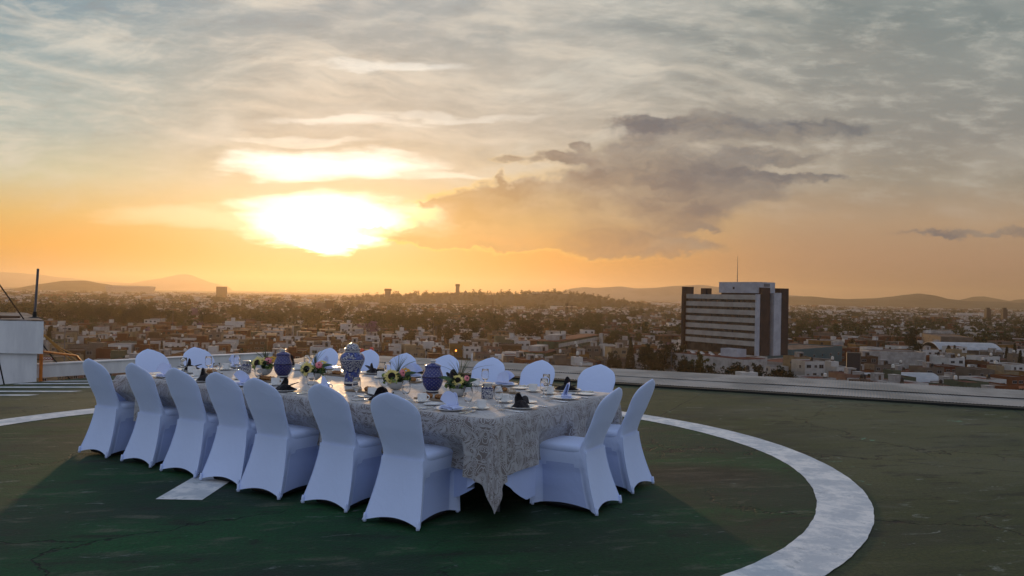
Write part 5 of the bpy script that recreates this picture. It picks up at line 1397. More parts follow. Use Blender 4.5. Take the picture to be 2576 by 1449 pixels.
# ------------------------------------------------------------------ what stands on the table
TT = TZ + 0.0005
def glaze(name, fn): return mat(name, (0.7, 0.7, 0.7, 1), 0.12, spec=0.5, coat=0.2, fn=fn)
COB = (0.010, 0.012, 0.085, 1); MILK = (0.54, 0.54, 0.52, 1); DEEP = (0.012, 0.006, 0.03, 1)
def cyl(t):
    x, y, z = sep(t, tcoord(t)); return x.f('ARCTAN2', y), z
def vase_fn(t, b):
    a, z = cyl(t); v = tcoord(t)
    def lines(sc, k, w, off):
        n = noise(t, xyz(t, a * 0.10 + off, z), sc, 1.5, 0.5, 0.8)
        return ((n * k).f('FRACT') - 0.5).f('ABSOLUTE').ss(w, w + 0.06)
    c = mix(t, lines(26, 7.0, 0.20, 0.0), COB, MILK)
    c = mix(t, noise(t, xyz(t, a * 0.1, z), 22, 1).ss(0.44, 0.48), c, (0.07, 0.10, 0.30, 1))
    c = mix(t, lines(40, 5.0, 0.10, 3.0), COB, c)
    # dotted lappets on the belly
    vo = t.nodes.new('ShaderNodeTexVoronoi'); vo.inputs['Scale'].default_value = 95; vo.voronoi_dimensions = '2D'
    t.links.new(xyz(t, a * 0.11, z), vo.inputs['Vector'])
    dots = X(t, vo.outputs['Distance']).ss(0.30, 0.42)
    sc_ = ((a * 2.0).f('COSINE').f('ABSOLUTE') * 0.055)
    lap = (z - (0.175 - sc_))
    c = mix(t, lap.f('GREATER_THAN', 0.0) * z.f('LESS_THAN', 0.222), c, mix(t, dots, MILK, COB))
    c = mix(t, lap.f('ABSOLUTE').f('LESS_THAN', 0.004) * z.f('LESS_THAN', 0.222), c, COB)
    for z0, z1, cc in ((-1, 0.018, DEEP), (0.018, 0.034, MILK), (0.034, 0.038, COB), (0.222, 0.226, COB), (0.226, 0.231, MILK), (0.231, 0.234, COB), (0.296, 0.300, COB), (0.300, 0.309, MILK), (0.309, 0.326, DEEP)):
        c = mix(t, z.f('GREATER_THAN', z0) * z.f('LESS_THAN', z1), c, cc)
    basecol(t, b, c)
def lattice_fn(hue, z_mid):
    def fn(t, b):
        a, z = cyl(t)
        p, q = a * 7.0 / PI + z * 34, a * 7.0 / PI - z * 34
        da, db = (p.f('FRACT') - 0.5), (q.f('FRACT') - 0.5)
        r = (da * da + db * db).f('SQRT')
        edge = da.f('ABSOLUTE').f('MAXIMUM', db.f('ABSOLUTE'))
        c = mix(t, edge.ss(0.445, 0.465), hue, (0.07, 0.08, 0.24, 1))
        pet = (da * db).f('ABSOLUTE').ss(0.004, 0.014)
        c = mix(t, r.f('LESS_THAN', 0.25) * pet, c, (0.26, 0.28, 0.42, 1))
        c = mix(t, r.f('LESS_THAN', 0.07), c, hue)
        c = mix(t, r.ss(0.31, 0.33) * r.ss(0.37, 0.35), c, (0.07, 0.08, 0.22, 1))
        c = mix(t, (z - z_mid).f('ABSOLUTE').f('LESS_THAN', 0.004), c, DEEP)
        for z0, z1, cc in ((-1, 0.012, DEEP), (0.012, 0.020, MILK), (0.020, 0.030, hue)):
            c = mix(t, z.f('GREATER_THAN', z0) * z.f('LESS_THAN', z1), c, cc)
        basecol(t, b, c)
    return fn
def pot_fn(t, b):
    a, z = cyl(t)
    n = noise(t, xyz(t, a * 0.05, z), 60, 2, 0.5, 0.6)
    c = mix(t, ((n * 5).f('FRACT') - 0.5).f('ABSOLUTE').ss(0.22, 0.28), COB, MILK)
    c = mix(t, z.f('GREATER_THAN', 0.078), c, COB); c = mix(t, z.f('GREATER_THAN', 0.088), c, mix(t, (a * 9).f('SINE').f('GREATER_THAN', 0.2), COB, MILK))
    basecol(t, b, c)
VASEM = glaze('blue_on_white_glaze', vase_fn)
LIDM = glaze('blue_on_white_lid_glaze', lambda t, b: basecol(t, b, mix(t, ((noise(t, tcoord(t), 30, 1.5, 0.5, 0.8) * 6).f('FRACT') - 0.5).f('ABSOLUTE').ss(0.20, 0.27), COB, MILK)))
JARD = glaze('deep_violet_blue_glaze', lattice_fn((0.014, 0.006, 0.075, 1), 0.130)); JARB = glaze('cobalt_lattice_glaze', lattice_fn((0.008, 0.010, 0.12, 1), 0.133))
POTM = glaze('blue_floral_pot_glaze', pot_fn); IVORY = glaze('ivory_glaze', None); IVORY.node_tree.nodes['Principled BSDF'].inputs['Base Color'].default_value = MILK
NAVY = glaze('navy_glaze', None); NAVY.node_tree.nodes['Principled BSDF'].inputs['Base Color'].default_value = DEEP
# tall lidded vase
root = thing('lidded_vase', 'tall blue and white lidded vase at the middle of the table', 'vase', T(2.13, 0.88, TT))
MB().lathe([(0.060, 0), (0.068, 0.002), (0.069, 0.02), (0.066, 0.036), (0.064, 0.06), (0.068, 0.10), (0.080, 0.145), (0.098, 0.185), (0.110, 0.215), (0.1125, 0.232), (0.109, 0.255), (0.096, 0.278), (0.078, 0.292), (0.067, 0.298), (0.066, 0.310), (0.068, 0.312)], 40).build('body', VASEM, root, smooth=True, angle=50)
MB().lathe([(0.066, 0.3125), (0.069, 0.316), (0.069, 0.325), (0.072, 0.327), (0.072, 0.331), (0.060, 0.334), (0.058, 0.345), (0.050, 0.360), (0.036, 0.371), (0.018, 0.377), (0.0, 0.378)], 36, cap1=False).build('lid', LIDM, root, smooth=True, angle=50)
def lidded_jar(label, loc, m, k, hue):
    root = thing('lidded_jar', label, 'jar', loc)
    MB().lathe([(x * k, z) for x, z in [(0.050, 0), (0.054, 0.003), (0.054, 0.011), (0.050, 0.020), (0.066, 0.040), (0.080, 0.065), (0.0875, 0.095), (0.0895, 0.128), (0.0905, 0.133), (0.0895, 0.138), (0.083, 0.160), (0.072, 0.185), (0.066, 0.205), (0.066, 0.222)]], 40).build('body', m, root, smooth=True, angle=50)
    lid = MB().lathe([(x * k, z) for x, z in [(0.069, 0.2225), (0.072, 0.225), (0.070, 0.229), (0.050, 0.240), (0.028, 0.248), (0.022, 0.251)]], 36).build('lid', m, root, smooth=True, angle=50)
    MB().lathe([(x * k, z) for x, z in [(0.020, 0.2515), (0.019, 0.262), (0.026, 0.268), (0.027, 0.273), (0.020, 0.276), (0, 0.2765)]], 24, cap1=False).build('knob', IVORY, lid, smooth=True, angle=60)
    return root
lidded_jar('deep violet blue lidded jar with lattice pattern between two sunflower bowls', T(3.06, 0.91, TT), JARD, 0.97, None)
lidded_jar('bright cobalt lidded jar with lattice pattern nearer the cloth corner', T(1.24, 0.92, TT), JARB, 1.0, None)
LIDS = mat('brushed_steel_lid', (0.55, 0.55, 0.54, 1), 0.28, 1.0)
for (s, t), lab in (((0.67, 0.91), 'small blue floral pot with steel lid beside the corner flower bowl'), ((3.65, 0.96), 'small blue floral pot with steel lid by the farthest sunflower bowl')):
    root = thing('lidded_pot', lab, 'pot', T(s, t, TT))
    MB().lathe([(0.046, 0), (0.050, 0.003), (0.050, 0.078), (0.046, 0.088), (0.040, 0.094)], 32).build('body', POTM, root, smooth=True, angle=45)
    MB().lathe([(0.037, 0.0945), (0.037, 0.108), (0.040, 0.110), (0.040, 0.122), (0.036, 0.125), (0.0, 0.126)], 32, cap1=False).build('lid', LIDS, root, smooth=True, angle=40)

# glasses, cups, plates, cutlery
def seatlab(side, k):
    if side == 'n': return ORD_[k] + ' near place from the cloth corner'
    if side == 'f': return 'far place ' + ORD2[k] + ' the tower end'
    if side == 'r': return ('end place nearer the cloth corner', 'end place nearer the painted circle')[k]
    return ('shaded end place nearer the rail', 'shaded end place nearer the vases')[k]
ORD_ = ['first', 'second', 'third', 'fourth', 'fifth', 'sixth', 'seventh']; ORD2 = ['first from', 'second from', 'third from', 'fourth from', 'fifth from', 'sixth from', 'seventh from']
goblet = thing('water_goblet', 'x', 'glass')
MB().lathe([(0.033, 0.0), (0.034, 0.0015), (0.020, 0.004), (0.007, 0.008), (0.0055, 0.018), (0.009, 0.030), (0.006, 0.036), (0.008, 0.042), (0.020, 0.048), (0.0305, 0.062), (0.0345, 0.085), (0.0340, 0.110), (0.0300, 0.150), (0.0293, 0.1508), (0.0288, 0.150), (0.0326, 0.110), (0.0331, 0.085), (0.0292, 0.063), (0.019, 0.051), (0.0, 0.047)], 26, cap1=False).build('bowl', GLASS, goblet, smooth=True, angle=70)
remember(goblet)
saucer = thing('saucer', 'x', 'saucer'); MB().lathe([(0.036, 0), (0.038, 0.001), (0.040, 0.004), (0.066, 0.012), (0.067, 0.0135), (0.064, 0.0135), (0.040, 0.0065), (0.0, 0.006)], 30, cap1=False).build('dish', CHINA, saucer, smooth=True, angle=60); remember(saucer)
cup = thing('coffee_cup', 'x', 'cup')
MB().lathe([(0.020, 0), (0.023, 0.001), (0.026, 0.004), (0.034, 0.012), (0.0375, 0.024), (0.038, 0.058), (0.0382, 0.060), (0.0365, 0.060), (0.0355, 0.024), (0.030, 0.011), (0.0, 0.006)], 28, cap1=False).build('body', CHINA, cup, smooth=True, angle=60)
MB().tube([(0.036 + 0.024 * math.sin(a), 0, 0.034 + 0.017 * math.cos(a)) for a in [0.0 + PI * k / 10 for k in range(11)]], 0.0042, 8).build('handle', CHINA, cup, smooth=True)
remember(cup)
plate = thing('dinner_plate', 'x', 'plate'); MB().lathe([(0.075, 0), (0.080, 0.001), (0.085, 0.006), (0.126, 0.016), (0.128, 0.018), (0.124, 0.019), (0.086, 0.010), (0.078, 0.006), (0.0, 0.005)], 44, cap1=False).build('dish', CHINA, plate, smooth=True, angle=60); remember(plate)
splate = thing('bread_plate', 'x', 'plate'); MB().lathe([(0.045, 0), (0.048, 0.001), (0.052, 0.004), (0.078, 0.010), (0.079, 0.012), (0.076, 0.012), (0.052, 0.007), (0.0, 0.005)], 36, cap1=False).build('dish', CHINA, splate, smooth=True, angle=60); remember(splate)
def flat(mb, pts, z0=0.001, z1=0.0035):
    n = len(pts); mb.add([(x, y, z0) for x, y in pts] + [(x, y, z1) for x, y in pts], [tuple(reversed(range(n))), tuple(range(n, 2 * n))] + [(i, (i + 1) % n, (i + 1) % n + n, i + n) for i in range(n)])
fork = thing('fork', 'x', 'fork'); mb = MB()
mb.tube([(0, -0.095, 0.003), (0, -0.04, 0.004), (0, 0.02, 0.007), (0, 0.045, 0.005)], [0.0062, 0.0040, 0.0026, 0.004], 6); flat(mb, [(-0.0115, 0.045), (0.0115, 0.045), (0.0115, 0.060), (-0.0115, 0.060)], 0.0025, 0.0045)
for k in range(4): flat(mb, [(-0.0115 + k * 0.0065, 0.058), (-0.0085 + k * 0.0065, 0.058), (-0.009 + k * 0.0065, 0.100), (-0.011 + k * 0.0065, 0.100)], 0.003, 0.0050)
tag(mb.build('body', STEEL, fork), None); remember(fork)
knife = thing('table_knife', 'x', 'knife'); mb = MB().tube([(0, -0.105, 0.004), (0, -0.06, 0.005), (0, 0.0, 0.004)], [0.006, 0.0055, 0.0045], 6); flat(mb, [(-0.006, -0.002), (0.005, -0.002), (0.009, 0.05), (0.008, 0.095), (0.0, 0.112), (-0.006, 0.10)], 0.003, 0.0045); mb.build('body', STEEL, knife); remember(knife)
spoon = thing('tea_spoon', 'x', 'spoon'); mb = MB().tube([(0, -0.075, 0.003), (0, -0.02, 0.005), (0, 0.035, 0.005)], [0.0052, 0.0035, 0.0024], 6); mb.lathe([(0.0, 0.0), (0.009, 0.001), (0.015, 0.004), (0.0165, 0.007), (0.0145, 0.0062), (0.008, 0.003), (0.0, 0.0022)], 14, (0, 0.053, 0.001), False, False, 0.85, 1.25); mb.build('body', STEEL, spoon, smooth=True, angle=50); remember(spoon)

# folded napkins
def sheet_solid(mb, rows, th):
    """a cloth leaf given a little thickness"""
    nr, nc = len(rows), len(rows[0]); P = [[Vector(p) for p in r] for r in rows]; N = []
    for j in range(nr):
        r = []
        for k in range(nc):
            a = P[min(j + 1, nr - 1)][k] - P[max(j - 1, 0)][k]; b = P[j][min(k + 1, nc - 1)] - P[j][max(k - 1, 0)]
            n = a.cross(b); r.append(n.normalized() if n.length > 1e-9 else Vector((0, 0, 1)))
        N.append(r)
    A = [[P[j][k] + N[j][k] * th for k in range(nc)] for j in range(nr)]; B = [[P[j][k] - N[j][k] * th for k in range(nc)] for j in range(nr)]
    mb.grid(A); mb.grid([list(reversed(r)) for r in B])
    mb.grid([A[0], B[0]]); mb.grid([A[-1], B[-1]]); mb.grid([[r[0] for r in A], [r[0] for r in B]]); mb.grid([[r[-1] for r in A], [r[-1] for r in B]])
def napkin_white(v):
    root = thing('white_napkin', 'x', 'napkin'); mb = MB()
    # pleated foot
    for k in range(4):
        z = 0.004 + 0.0065 * k
        rows = [[(-0.085 + 0.17 * i / 12 + 0.006 * k, -0.045 + 0.075 * j / 4 + 0.006 * math.sin(k * 2 + i * 0.6), z + 0.004 * math.sin(i * 1.1 + k * 1.7) * (i / 12)) for i in range(13)] for j in range(5)]
        sheet_solid(mb, rows, 0.0018)
    # the upright sail
    def sail(ax, ay, yaw, lean, ln, a0, a1, curl):
        rows = []
        for j in range(9):
            r = ln * j / 8; row = []
            for i in range(15):
                q = i / 14; th = lerp(R(a0), R(a1), q)
                x, zz = math.cos(th) * r, math.sin(th) * r * (0.86 + 0.14 * math.sin(PI * q))
                y = lean * zz + curl * math.sin(PI * q) * r
                row.append((ax + x * math.cos(yaw) - y * math.sin(yaw), ay + x * math.sin(yaw) + y * math.cos(yaw), 0.026 + zz))
            rows.append(row)
        sheet_solid(mb, rows, 0.0014)
    if v == 0:
        sail(-0.005, -0.02, 0.1, 0.35, 0.105, 6, 160, -0.35); sail(0.015, 0.012, -0.35, -0.25, 0.095, 15, 150, 0.35)
    elif v == 1:
        sail(-0.02, -0.01, 0.3, 0.2, 0.105, 4, 140, -0.45); sail(0.02, 0.0, -0.3, 0.2, 0.095, 40, 176, -0.4)
    else:
        sail(-0.05, 0.0, 0.2, 0.3, 0.125, 8, 100, -0.35); sail(0.02, -0.015, -0.15, -0.15, 0.085, 10, 165, 0.5)
    mb.build('cloth', NAPKIN_W, root, smooth=True, angle=50); return remember(root)
def napkin_black(v):
    root = thing('black_napkin', 'x', 'napkin'); mb = MB()
    rows = []
    for j in range(9):
        f = j / 8; row = []
        for i in range(28):
            a = 2 * PI * i / 28; r = (1 - f) * (1 + 0.18 * math.sin(3 * a + v) + 0.10 * math.sin(7 * a))
            row.append((0.095 * r * math.cos(a), 0.060 * r * math.sin(a), 0.004 + 0.048 * math.sin(f * PI / 2) + 0.006 * math.sin(5 * a + f * 6) * (1 - f)))
        rows.append(row)
    mb.grid(rows, close=True)
    def tongue(x0, y0, yaw, up, w, ln, bend):
        rows = []
        for j in range(10):
            f = j / 9; row = []; ww = w * (1 - 0.45 * f) * math.sqrt(max(0.02, 1 - f ** 6))
            for i in range(9):
                q = i / 8 * 2 - 1
                x = q * ww; d = f * ln
                o = d * math.cos(up) + bend * f * f; z = 0.02 + d * math.sin(up) - 0.3 * bend * f * f; y = o + 0.5 * ww * (1 - q * q)
                row.append((x0 + x * math.cos(yaw) - y * math.sin(yaw), y0 + x * math.sin(yaw) + y * math.cos(yaw), z + 0.01))
            rows.append(row)
        sheet_solid(mb, rows, 0.0022)
    if v == 0: tongue(0.0, -0.02, 0.25, 1.25, 0.034, 0.088, -0.02); tongue(0.05, 0.0, -1.5, 0.25, 0.022, 0.085, 0.02); tongue(-0.03, 0.02, 1.0, 0.5, 0.035, 0.07, 0.02)
    elif v == 1: tongue(-0.02, 0.0, -0.3, 0.9, 0.055, 0.085, -0.03); tongue(0.02, -0.01, -1.2, 0.5, 0.04, 0.10, 0.02)
    else: tongue(0.0, 0.0, 0.0, 1.2, 0.070, 0.075, -0.02); tongue(-0.05, -0.01, 1.6, 0.3, 0.03, 0.07, 0.01); tongue(0.05, 0.01, -1.4, 0.7, 0.035, 0.06, 0.0)
    mb.build('cloth', NAPKIN_B, root, smooth=True, angle=60); return remember(root)
NW = [napkin_white(v) for v in range(3)]; NB_ = [napkin_black(v) for v in range(3)]
# seats: side, index, plate s, t, napkin colour
SEATS = [('n', 0, 0.49, 0.175, 'w'), ('n', 1, 1.18, 0.20, 'b'), ('n', 2, 1.80, 0.20, 'w'), ('n', 3, 2.22, 0.175, 'b'), ('n', 4, 2.76, 0.19, 'w'), ('n', 5, 3.28, 0.18, 'b'), ('n', 6, 3.84, 0.18, 'w'),
         ('r', 0, 0.145, 0.59, 'b'), ('r', 1, 0.16, 1.30, 'w'), ('l', 0, 4.22, 0.72, 'b'), ('l', 1, 4.20, 1.26, 'w'),
         ('f', 0, 0.42, 1.80, 'b'), ('f', 1, 1.08, 1.80, 'w'), ('f', 2, 1.66, 1.80, 'b'), ('f', 3, 2.18, 1.80, 'w'), ('f', 4, 2.68, 1.78, 'b'), ('f', 5, 3.37, 1.80, 'w'), ('f', 6, 3.92, 1.80, 'b')]
GOB = {('n', 0): (0.46, 0.345), ('n', 1): (1.10, 0.40), ('n', 2): (1.55, 0.32), ('n', 3): (2.08, 0.33), ('n', 4): (2.93, 0.50), ('n', 5): (3.39, 0.40), ('n', 6): (4.10, 0.56), ('r', 0): (0.35, 0.585), ('r', 1): (0.37, 1.31), ('l', 0): (4.08, 0.84), ('l', 1): (3.96, 1.10), ('f', 0): (0.55, 1.66), ('f', 1): (1.23, 1.70), ('f', 2): (1.87, 1.76), ('f', 3): (2.35, 1.62), ('f', 4): (2.9, 1.64), ('f', 5): (3.52, 1.66), ('f', 6): (3.80, 1.64)}
CUPS = {('n', 0): (0.35, 0.36), ('n', 1): (0.92, 0.38), ('n', 2): (1.46, 0.41), ('n', 3): (1.98, 0.40), ('n', 4): (2.59, 0.40), ('n', 5): (3.22, 0.52), ('n', 6): (3.70, 0.42), ('r', 0): (0.42, 0.78), ('r', 1): (0.42, 1.49), ('l', 0): (4.00, 0.58), ('l', 1): (4.04, 1.03), ('f', 0): (0.62, 1.55), ('f', 1): (1.25, 1.58), ('f', 2): (1.82, 1.55), ('f', 3): (2.33, 1.50), ('f', 4): (3.00, 1.58), ('f', 5): (3.52, 1.54), ('f', 6): (3.62, 1.70)}
iu = set(); fac = {'n': 0.0, 'r': PI / 2, 'l': -PI / 2, 'f': PI}
ir = random.Random(4)
for side, k, s, t, nc in SEATS:
    sl = seatlab(side, k); rz = TROT + fac[side]
    fwd = {'n': (0, 1), 'r': (1, 0), 'l': (-1, 0), 'f': (0, -1)}[side]; rgt = {'n': (-1, 0), 'r': (0, 1), 'l': (0, -1), 'f': (1, 0)}[side]
    def at(r, f, z=TT): return T(s + rgt[0] * r + fwd[0] * f, t + rgt[1] * r + fwd[1] * f, z)
    place(plate, iu, at(0, 0), rz, 'white dinner plate under the napkin, ' + sl, 'dinner plates on the table')
    nz = TT + 0.0085
    if nc == 'w': place(NW[k % 3], iu, at(0, 0, nz), rz + ir.uniform(-0.5, 0.5) + (0 if side in 'nf' else 0.6), 'white napkin folded into a sail, ' + sl, 'folded napkins')
    else: place(NB_[(k + (1 if side in 'rn' else 0)) % 3], iu, at(0, 0, nz), rz + ir.uniform(-0.4, 0.4), 'black napkin folded upright, ' + sl, 'folded napkins')
    gs = GOB[(side, k)]; place(goblet, iu, T(gs[0], gs[1], TT), ir.uniform(0, 6), 'clear stemmed water glass, ' + sl, 'water glasses on the table')
    cs = CUPS[(side, k)]
    place(saucer, iu, T(cs[0], cs[1], TT), 0, 'white saucer under the cup, ' + sl, 'saucers on the table')
    ch = {('n', 0): 2.6, ('r', 1): 2.9, ('f', 0): 2.7}.get((side, k), ir.uniform(-0.5, 0.3))
    place(cup, iu, T(cs[0], cs[1], TT + 0.0068), ch, 'white coffee cup on its saucer, ' + sl, 'coffee cups on the table')
    place(fork, iu, at(-0.165, -0.02), rz + ir.uniform(-0.15, 0.15), 'steel fork next to the plate, ' + sl, 'forks on the table')
    place(fork, iu, at(-0.198, -0.015), rz + ir.uniform(-0.15, 0.15), 'steel fork on the outer side, ' + sl, 'forks on the table')
    place(knife, iu, at(0.160, -0.02), rz + ir.uniform(-0.12, 0.12), 'steel knife beside the plate, ' + sl, 'knives on the table')
    place(spoon, iu, at(0.190, -0.03), rz + ir.uniform(-0.15, 0.15), 'steel spoon beside the knife, ' + sl, 'spoons on the table')
    if not (side == 'n' and k in (2, 3)): place(splate, iu, at(-0.26 if side != 'r' else 0.30, 0.13), rz, 'small white bread plate, ' + sl, 'bread plates on the table')

# bread boards and rolls
BOARD = mat('pale_wood_board', rough=0.6, fn=speckle((0.24, 0.17, 0.11, 1), (0.34, 0.25, 0.17, 1), 14))
CRUST = mat('baked_crust', rough=0.7, fn=speckle((0.20, 0.075, 0.022, 1), (0.42, 0.21, 0.075, 1), 40, 0.38, 0.62, 0.3))
SUGAR = mat('sugared_crust', rough=0.8, fn=speckle((0.36, 0.24, 0.13, 1), (0.62, 0.54, 0.44, 1), 60, 0.42, 0.58, 0.3))
board = thing('bread_board', 'x', 'bread board'); MB().box(-0.16, 0.16, -0.045, 0.045, 0, 0.012).build('slab', BOARD, board); remember(board)
def bread(kind):
    root = thing('bread_roll', 'x', 'bread'); rows = []
    for j in range(13):
        f = j / 12; row = []
        for i in range(20):
            a = 2 * PI * i / 20
            if kind == 0:   # round bun
                th = f * PI / 2; r = 0.038 * math.cos(th) * (1 + 0.03 * math.sin(5 * a)) if j else 0.034; row.append((r * math.cos(a), r * math.sin(a), 0.036 * math.sin(th) + 0.0))
            else:           # plaited stick
                x = -0.062 + 0.124 * f; r = 0.024 * (1 - (2 * f - 1) ** 6) ** 0.5 * (1 + 0.16 * math.sin(f * 26 + a)); row.append((x, r * math.cos(a), max(0.0, 0.017 + 0.8 * r * math.sin(a))))
        rows.append(row)
    mb = MB().grid(rows, close=True)
    if kind == 0:
        for k in range(5):
            a = k * PI / 5
            mb.tube([(0.036 * math.cos(a) * math.cos(q), 0.036 * math.sin(a) * math.cos(q), 0.0355 * math.sin(q) + 0.001) for q in [0.5 + 0.15 * i for i in range(15)]], 0.0022, 5)
    mb.build('crust', SUGAR if kind == 0 else CRUST, root, smooth=True); return remember(root)
BR = [bread(0), bread(1)]
for bi, (s, t, rz, where) in enumerate([(0.80, 1.32, 0.1, 'behind the corner flower bowl'), (0.94, 0.55, 0.05, 'before the cobalt jar'), (1.70, 0.57, 0.1, 'before the third flower bowl'), (1.95, 1.42, 0.0, 'behind the third flower bowl'), (2.86, 0.58, 0.0, 'before the violet jar'), (2.82, 1.40, 0.05, 'beside the tall vase base'), (3.86, 0.66, 0.1, 'by the shaded end')]):
    place(board, iu, T(s, t, TT), TROT + rz, 'slim wooden bread board ' + where, 'bread boards on the table')
    for q, kd in enumerate(((1, 1, 0), (1, 1), (0, 1), (1, 1), (1, 1, 0), (0, 1, 0), (0, 1))[bi]):
        n = 3 if bi in (0, 4, 5) else 2
        off = (q - (n - 1) / 2) * (0.10 if n == 3 else 0.14)
        place(BR[kd], iu, T(s - off, t, TT + 0.0125), TROT + rz + ir.uniform(-0.25, 0.25), ('sugared round bun ' if kd == 0 else 'brown crusty roll ') + ('first', 'second', 'third')[q] + ' along the board ' + where, 'bread rolls on the boards')

# flower bowls
PETY = mat('pale_yellow_petal', (0.62, 0.50, 0.12, 1), 0.6, fn=speckle((0.62, 0.50, 0.13, 1), (0.76, 0.64, 0.24, 1), 20)); PETO = mat('amber_petal', (0.60, 0.33, 0.04, 1), 0.6)
PETP = mat('pink_petal', (0.62, 0.13, 0.17, 1), 0.6, fn=speckle((0.72, 0.16, 0.20, 1), (0.84, 0.34, 0.34, 1), 30)); SEED = mat('dark_seed_head', (0.012, 0.007, 0.006, 1), 0.9)
LEAFG = mat('fresh_leaf', rough=0.5, fn=speckle((0.09, 0.16, 0.03, 1), (0.26, 0.34, 0.07, 1), 18)); LEAFX = mat('deep_leaf', rough=0.5, fn=speckle((0.02, 0.05, 0.02, 1), (0.06, 0.11, 0.035, 1), 18))
GRASSM = mat('grass_blade', rough=0.5, fn=speckle((0.05, 0.075, 0.016, 1), (0.12, 0.14, 0.03, 1), 9)); TWIG = mat('dry_twig', (0.16, 0.11, 0.05, 1), 0.8); BLOOM = mat('grey_white_bloom', rough=0.8, fn=speckle((0.16, 0.15, 0.17, 1), (0.42, 0.42, 0.42, 1), 60))
def petal_ring(mb, c, nrm, n, r0, r1, w, lift, jit, rng):
    nrm = Vector(nrm).normalized(); a_ = nrm.orthogonal().normalized(); b_ = nrm.cross(a_)
    for k in range(n):
        th = 2 * PI * k / n + rng.uniform(-0.1, 0.1); d = a_ * math.cos(th) + b_ * math.sin(th); q = nrm.cross(d); L = r1 * rng.uniform(1 - jit, 1 + jit)
        P = []
        for f, ww in ((0, 0.5), (0.4, 1.0), (0.75, 0.8), (1.0, 0.08)):
            base = Vector(c) + d * (r0 + (L - r0) * f) + nrm * (lift * f - lift * 1.4 * f * f)
            P.append([base - q * (w * ww * 0.5), base + nrm * 0.003 * (1 - f), base + q * (w * ww * 0.5)])
        mb.grid(P)
def flower_bowl(label, loc, rz, seed, sunf, variant, k=1.0):
    rng = random.Random(seed)
    root = thing('flower_bowl', label, 'flower arrangement', loc, rz)
    MB().lathe([(0.030, 0), (0.036, 0.002), (0.060, 0.020), (0.078, 0.045), (0.086, 0.070), (0.083, 0.0705), (0.072, 0.045), (0.0, 0.030)], 32, cap1=False, sx=1.0, sy=0.85).build('bowl', IVORY, root, smooth=True, angle=60)
    # greens
    for nm, m, n, sz in (('foliage', LEAFX, 110, 0.020), ('fresh_foliage', LEAFG, 90, 0.018)):
        cs = []
        for q in range(16):
            a = rng.uniform(0, 6.28); r = 0.095 * math.sqrt(rng.random()); cs.append((r * math.cos(a), r * math.sin(a) * 0.8, 0.085 + 0.055 * rng.random() - 0.15 * r, rng.uniform(0.02, 0.035)))
        link(nm, quads_mesh(nm, leaf_cloud(np.random.default_rng(seed + n), cs, n // 8, sz), m), root)
    mb = MB()
    for q in range(7 if variant < 3 else 12):
        a = rng.uniform(0, 6.28); r = rng.uniform(0.06, 0.105); c = Vector((r * math.cos(a), r * math.sin(a) * 0.85, rng.uniform(0.07, 0.115)))
        for j in range(14):
            d = Vector((rng.gauss(0, 1), rng.gauss(0, 1), rng.gauss(0.5, 1))).normalized() * 0.013; mb.lathe([(0.0, -0.004), (0.0045, 0), (0.0, 0.004)], 6, c + d, False, False)
    mb.build('small_blooms', BLOOM, root)
    view = Vector((0.15, -1, 0.25))
    for (x, y, z, nx, ny, nz_, rad) in sunf:
        nrm = Vector((nx, ny, nz_)).normalized(); c = Vector((x, y, z)); mb = MB()
        petal_ring(mb, c, nrm, 17, rad * 0.40, rad, rad * 0.30, 0.010, 0.12, rng); petal_ring(mb, c - nrm * 0.004, nrm, 15, rad * 0.40, rad * 1.02, rad * 0.28, 0.012, 0.15, rng)
        sf = mb.build('sunflower', PETY, root)
        M_ = nrm.to_track_quat('Z', 'Y').to_matrix().to_4x4(); M_.translation = c
        MB().lathe([(rad * 0.50, -0.004), (rad * 0.50, 0.003), (rad * 0.42, 0.009), (rad * 0.2, 0.010), (0, 0.009)], 22, cap1=False).xf(M_).build('seed_head', SEED, sf, smooth=True)
    pn = Vector((0.45, -1, 0.35)) if variant != 2 else Vector((0.9, -0.7, 0.3)); mb = MB(); c = Vector((0.062, -0.045, 0.150 if variant < 3 else 0.155)); kr = 0.036 if variant < 3 else 0.025
    petal_ring(mb, c, pn, 18, 0.006, kr, 0.012, 0.006, 0.08, rng); petal_ring(mb, c + pn.normalized() * 0.004, pn, 14, 0.005, kr * 0.72, 0.010, 0.008, 0.1, rng)
    gb = mb.build('gerbera', PETP, root); M_ = pn.to_track_quat('Z', 'Y').to_matrix().to_4x4(); M_.translation = c + pn.normalized() * 0.006
    MB().lathe([(0.007, -0.002), (0.007, 0.002), (0.0, 0.004)], 12, cap1=False).xf(M_).build('flower_eye', SEED, gb)
    if variant in (1, 2, 0):
        mb = MB(); petal_ring(mb, Vector((0.085, 0.0, 0.165)), Vector((0.2, -0.6, 0.8)), 14, 0.008, 0.045, 0.016, 0.014, 0.15, rng); mb.build('amber_bloom', PETY if variant == 1 else PETO, root)
    # long grass
    mb = MB()
    for q in range(22):
        a = rng.uniform(0, 6.28); L = rng.uniform(0.14, 0.25); sp = rng.uniform(0.1, 0.55); dx, dy = math.cos(a) * sp, math.sin(a) * sp * 0.6
        if q < 3: sp = 1.0; dx = math.cos(a) * 0.9; dy = math.sin(a) * 0.5; L = 0.26
        pts = [Vector((0.01, 0.02, 0.12)) + Vector((dx * L * f * (0.5 + 0.7 * f), dy * L * f * (0.5 + 0.7 * f), L * (f - (0.45 if q < 3 else 0.12) * f * f))) for f in [i / 6 for i in range(7)]]
        mb.tube(pts, [0.0016, 0.0018, 0.0017, 0.0015, 0.0012, 0.0008, 0.0003], 4)
    mb.build('long_grass', GRASSM, root)
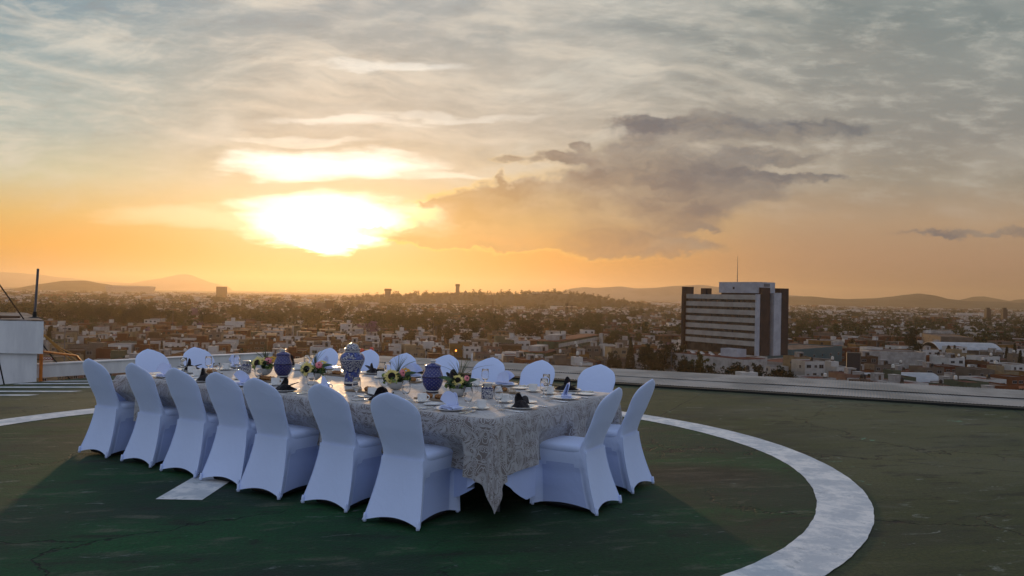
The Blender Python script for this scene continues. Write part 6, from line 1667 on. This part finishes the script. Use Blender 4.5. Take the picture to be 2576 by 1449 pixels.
    # broad striped leaf
    for sx, L, z0 in (((1, 0.15, 0.12),) if variant in (1, 2) else ((1, 0.11, 0.11), (-1, 0.13, 0.125)) if variant == 3 else ((-1, 0.11, 0.09),)):
        rows = []
        for i in range(9):
            f = i / 8; w = 0.016 * math.sin(PI * (0.08 + 0.92 * f)) + 0.0005; o = Vector((sx * (0.04 + L * f), -0.03, z0 + 0.075 * f - 0.045 * f * f)); rows.append([o + Vector((0, -w * 0.4, -w)), o, o + Vector((0, w * 0.4, w))])
        MB().grid(rows).build('striped_leaf', LEAFX, root, smooth=True)
    # curly twigs
    mb = MB()
    for q in range(5):
        a = rng.uniform(0, 6.28); r0 = rng.uniform(0.05, 0.08); ph = rng.uniform(0, 6)
        mb.tube([Vector((math.cos(a) * (r0 + 0.06 * f) + 0.035 * math.sin(ph + 6 * f), math.sin(a) * (r0 + 0.05 * f), 0.09 + 0.04 * math.cos(ph + 6 * f) - 0.03 * f)) for f in [i / 10 for i in range(11)]], 0.0011, 4)
    mb.build('curly_twig', TWIG, root)
    if k != 1.0: root.scale = (k, k, k)
    return root
SF = [(-0.045, -0.062, 0.118, -0.15, -1, 0.35, 0.066)]
flower_bowl('ivory bowl of yellow sunflower and pink bloom by the corner, fullest green', T(0.92, 0.86, TT), 0.1, 31, [(-0.012, -0.055, 0.140, 0.0, -1, 0.45, 0.046)], 3)
flower_bowl('ivory bowl with pale sunflower and tall grass spray beside the cobalt jar', T(1.61, 0.88, TT), 0.0, 32, [(-0.03, -0.062, 0.122, -0.05, -1, 0.25, 0.064)], 2)
flower_bowl('ivory bowl with sunflower, pink bloom and striped leaf next to the violet jar', T(2.67, 0.93, TT), 0.0, 33, [(-0.05, -0.06, 0.110, -0.35, -1, 0.2, 0.066)], 1)
flower_bowl('ivory sunflower bowl farthest along, beside the small lidded pot', T(3.35, 0.93, TT), -0.1, 34, [(-0.05, -0.055, 0.125, -0.35, -1, 0.35, 0.068), (0.03, 0.0, 0.165, 0.1, -0.5, 0.9, 0.05)], 0)
# ------------------------------------------------------------------ evening haze over the plain
hm = bpy.data.materials.new('evening_haze'); hm.use_nodes = True
t = hm.node_tree; t.nodes.clear()
vol = t.nodes.new('ShaderNodeVolumePrincipled'); out = t.nodes.new('ShaderNodeOutputMaterial')
vol.inputs['Color'].default_value = (0.84, 0.66, 0.44, 1)
vol.inputs['Density'].default_value = 1.0e-4
vol.inputs['Anisotropy'].default_value = 0.64
t.links.new(vol.outputs[0], out.inputs['Volume'])
hz_o = MB().box(-15500, 15500, -3400, 16400, GZ - 1.5, 250).build('haze', hm)
tag(hz_o, kind='stuff')
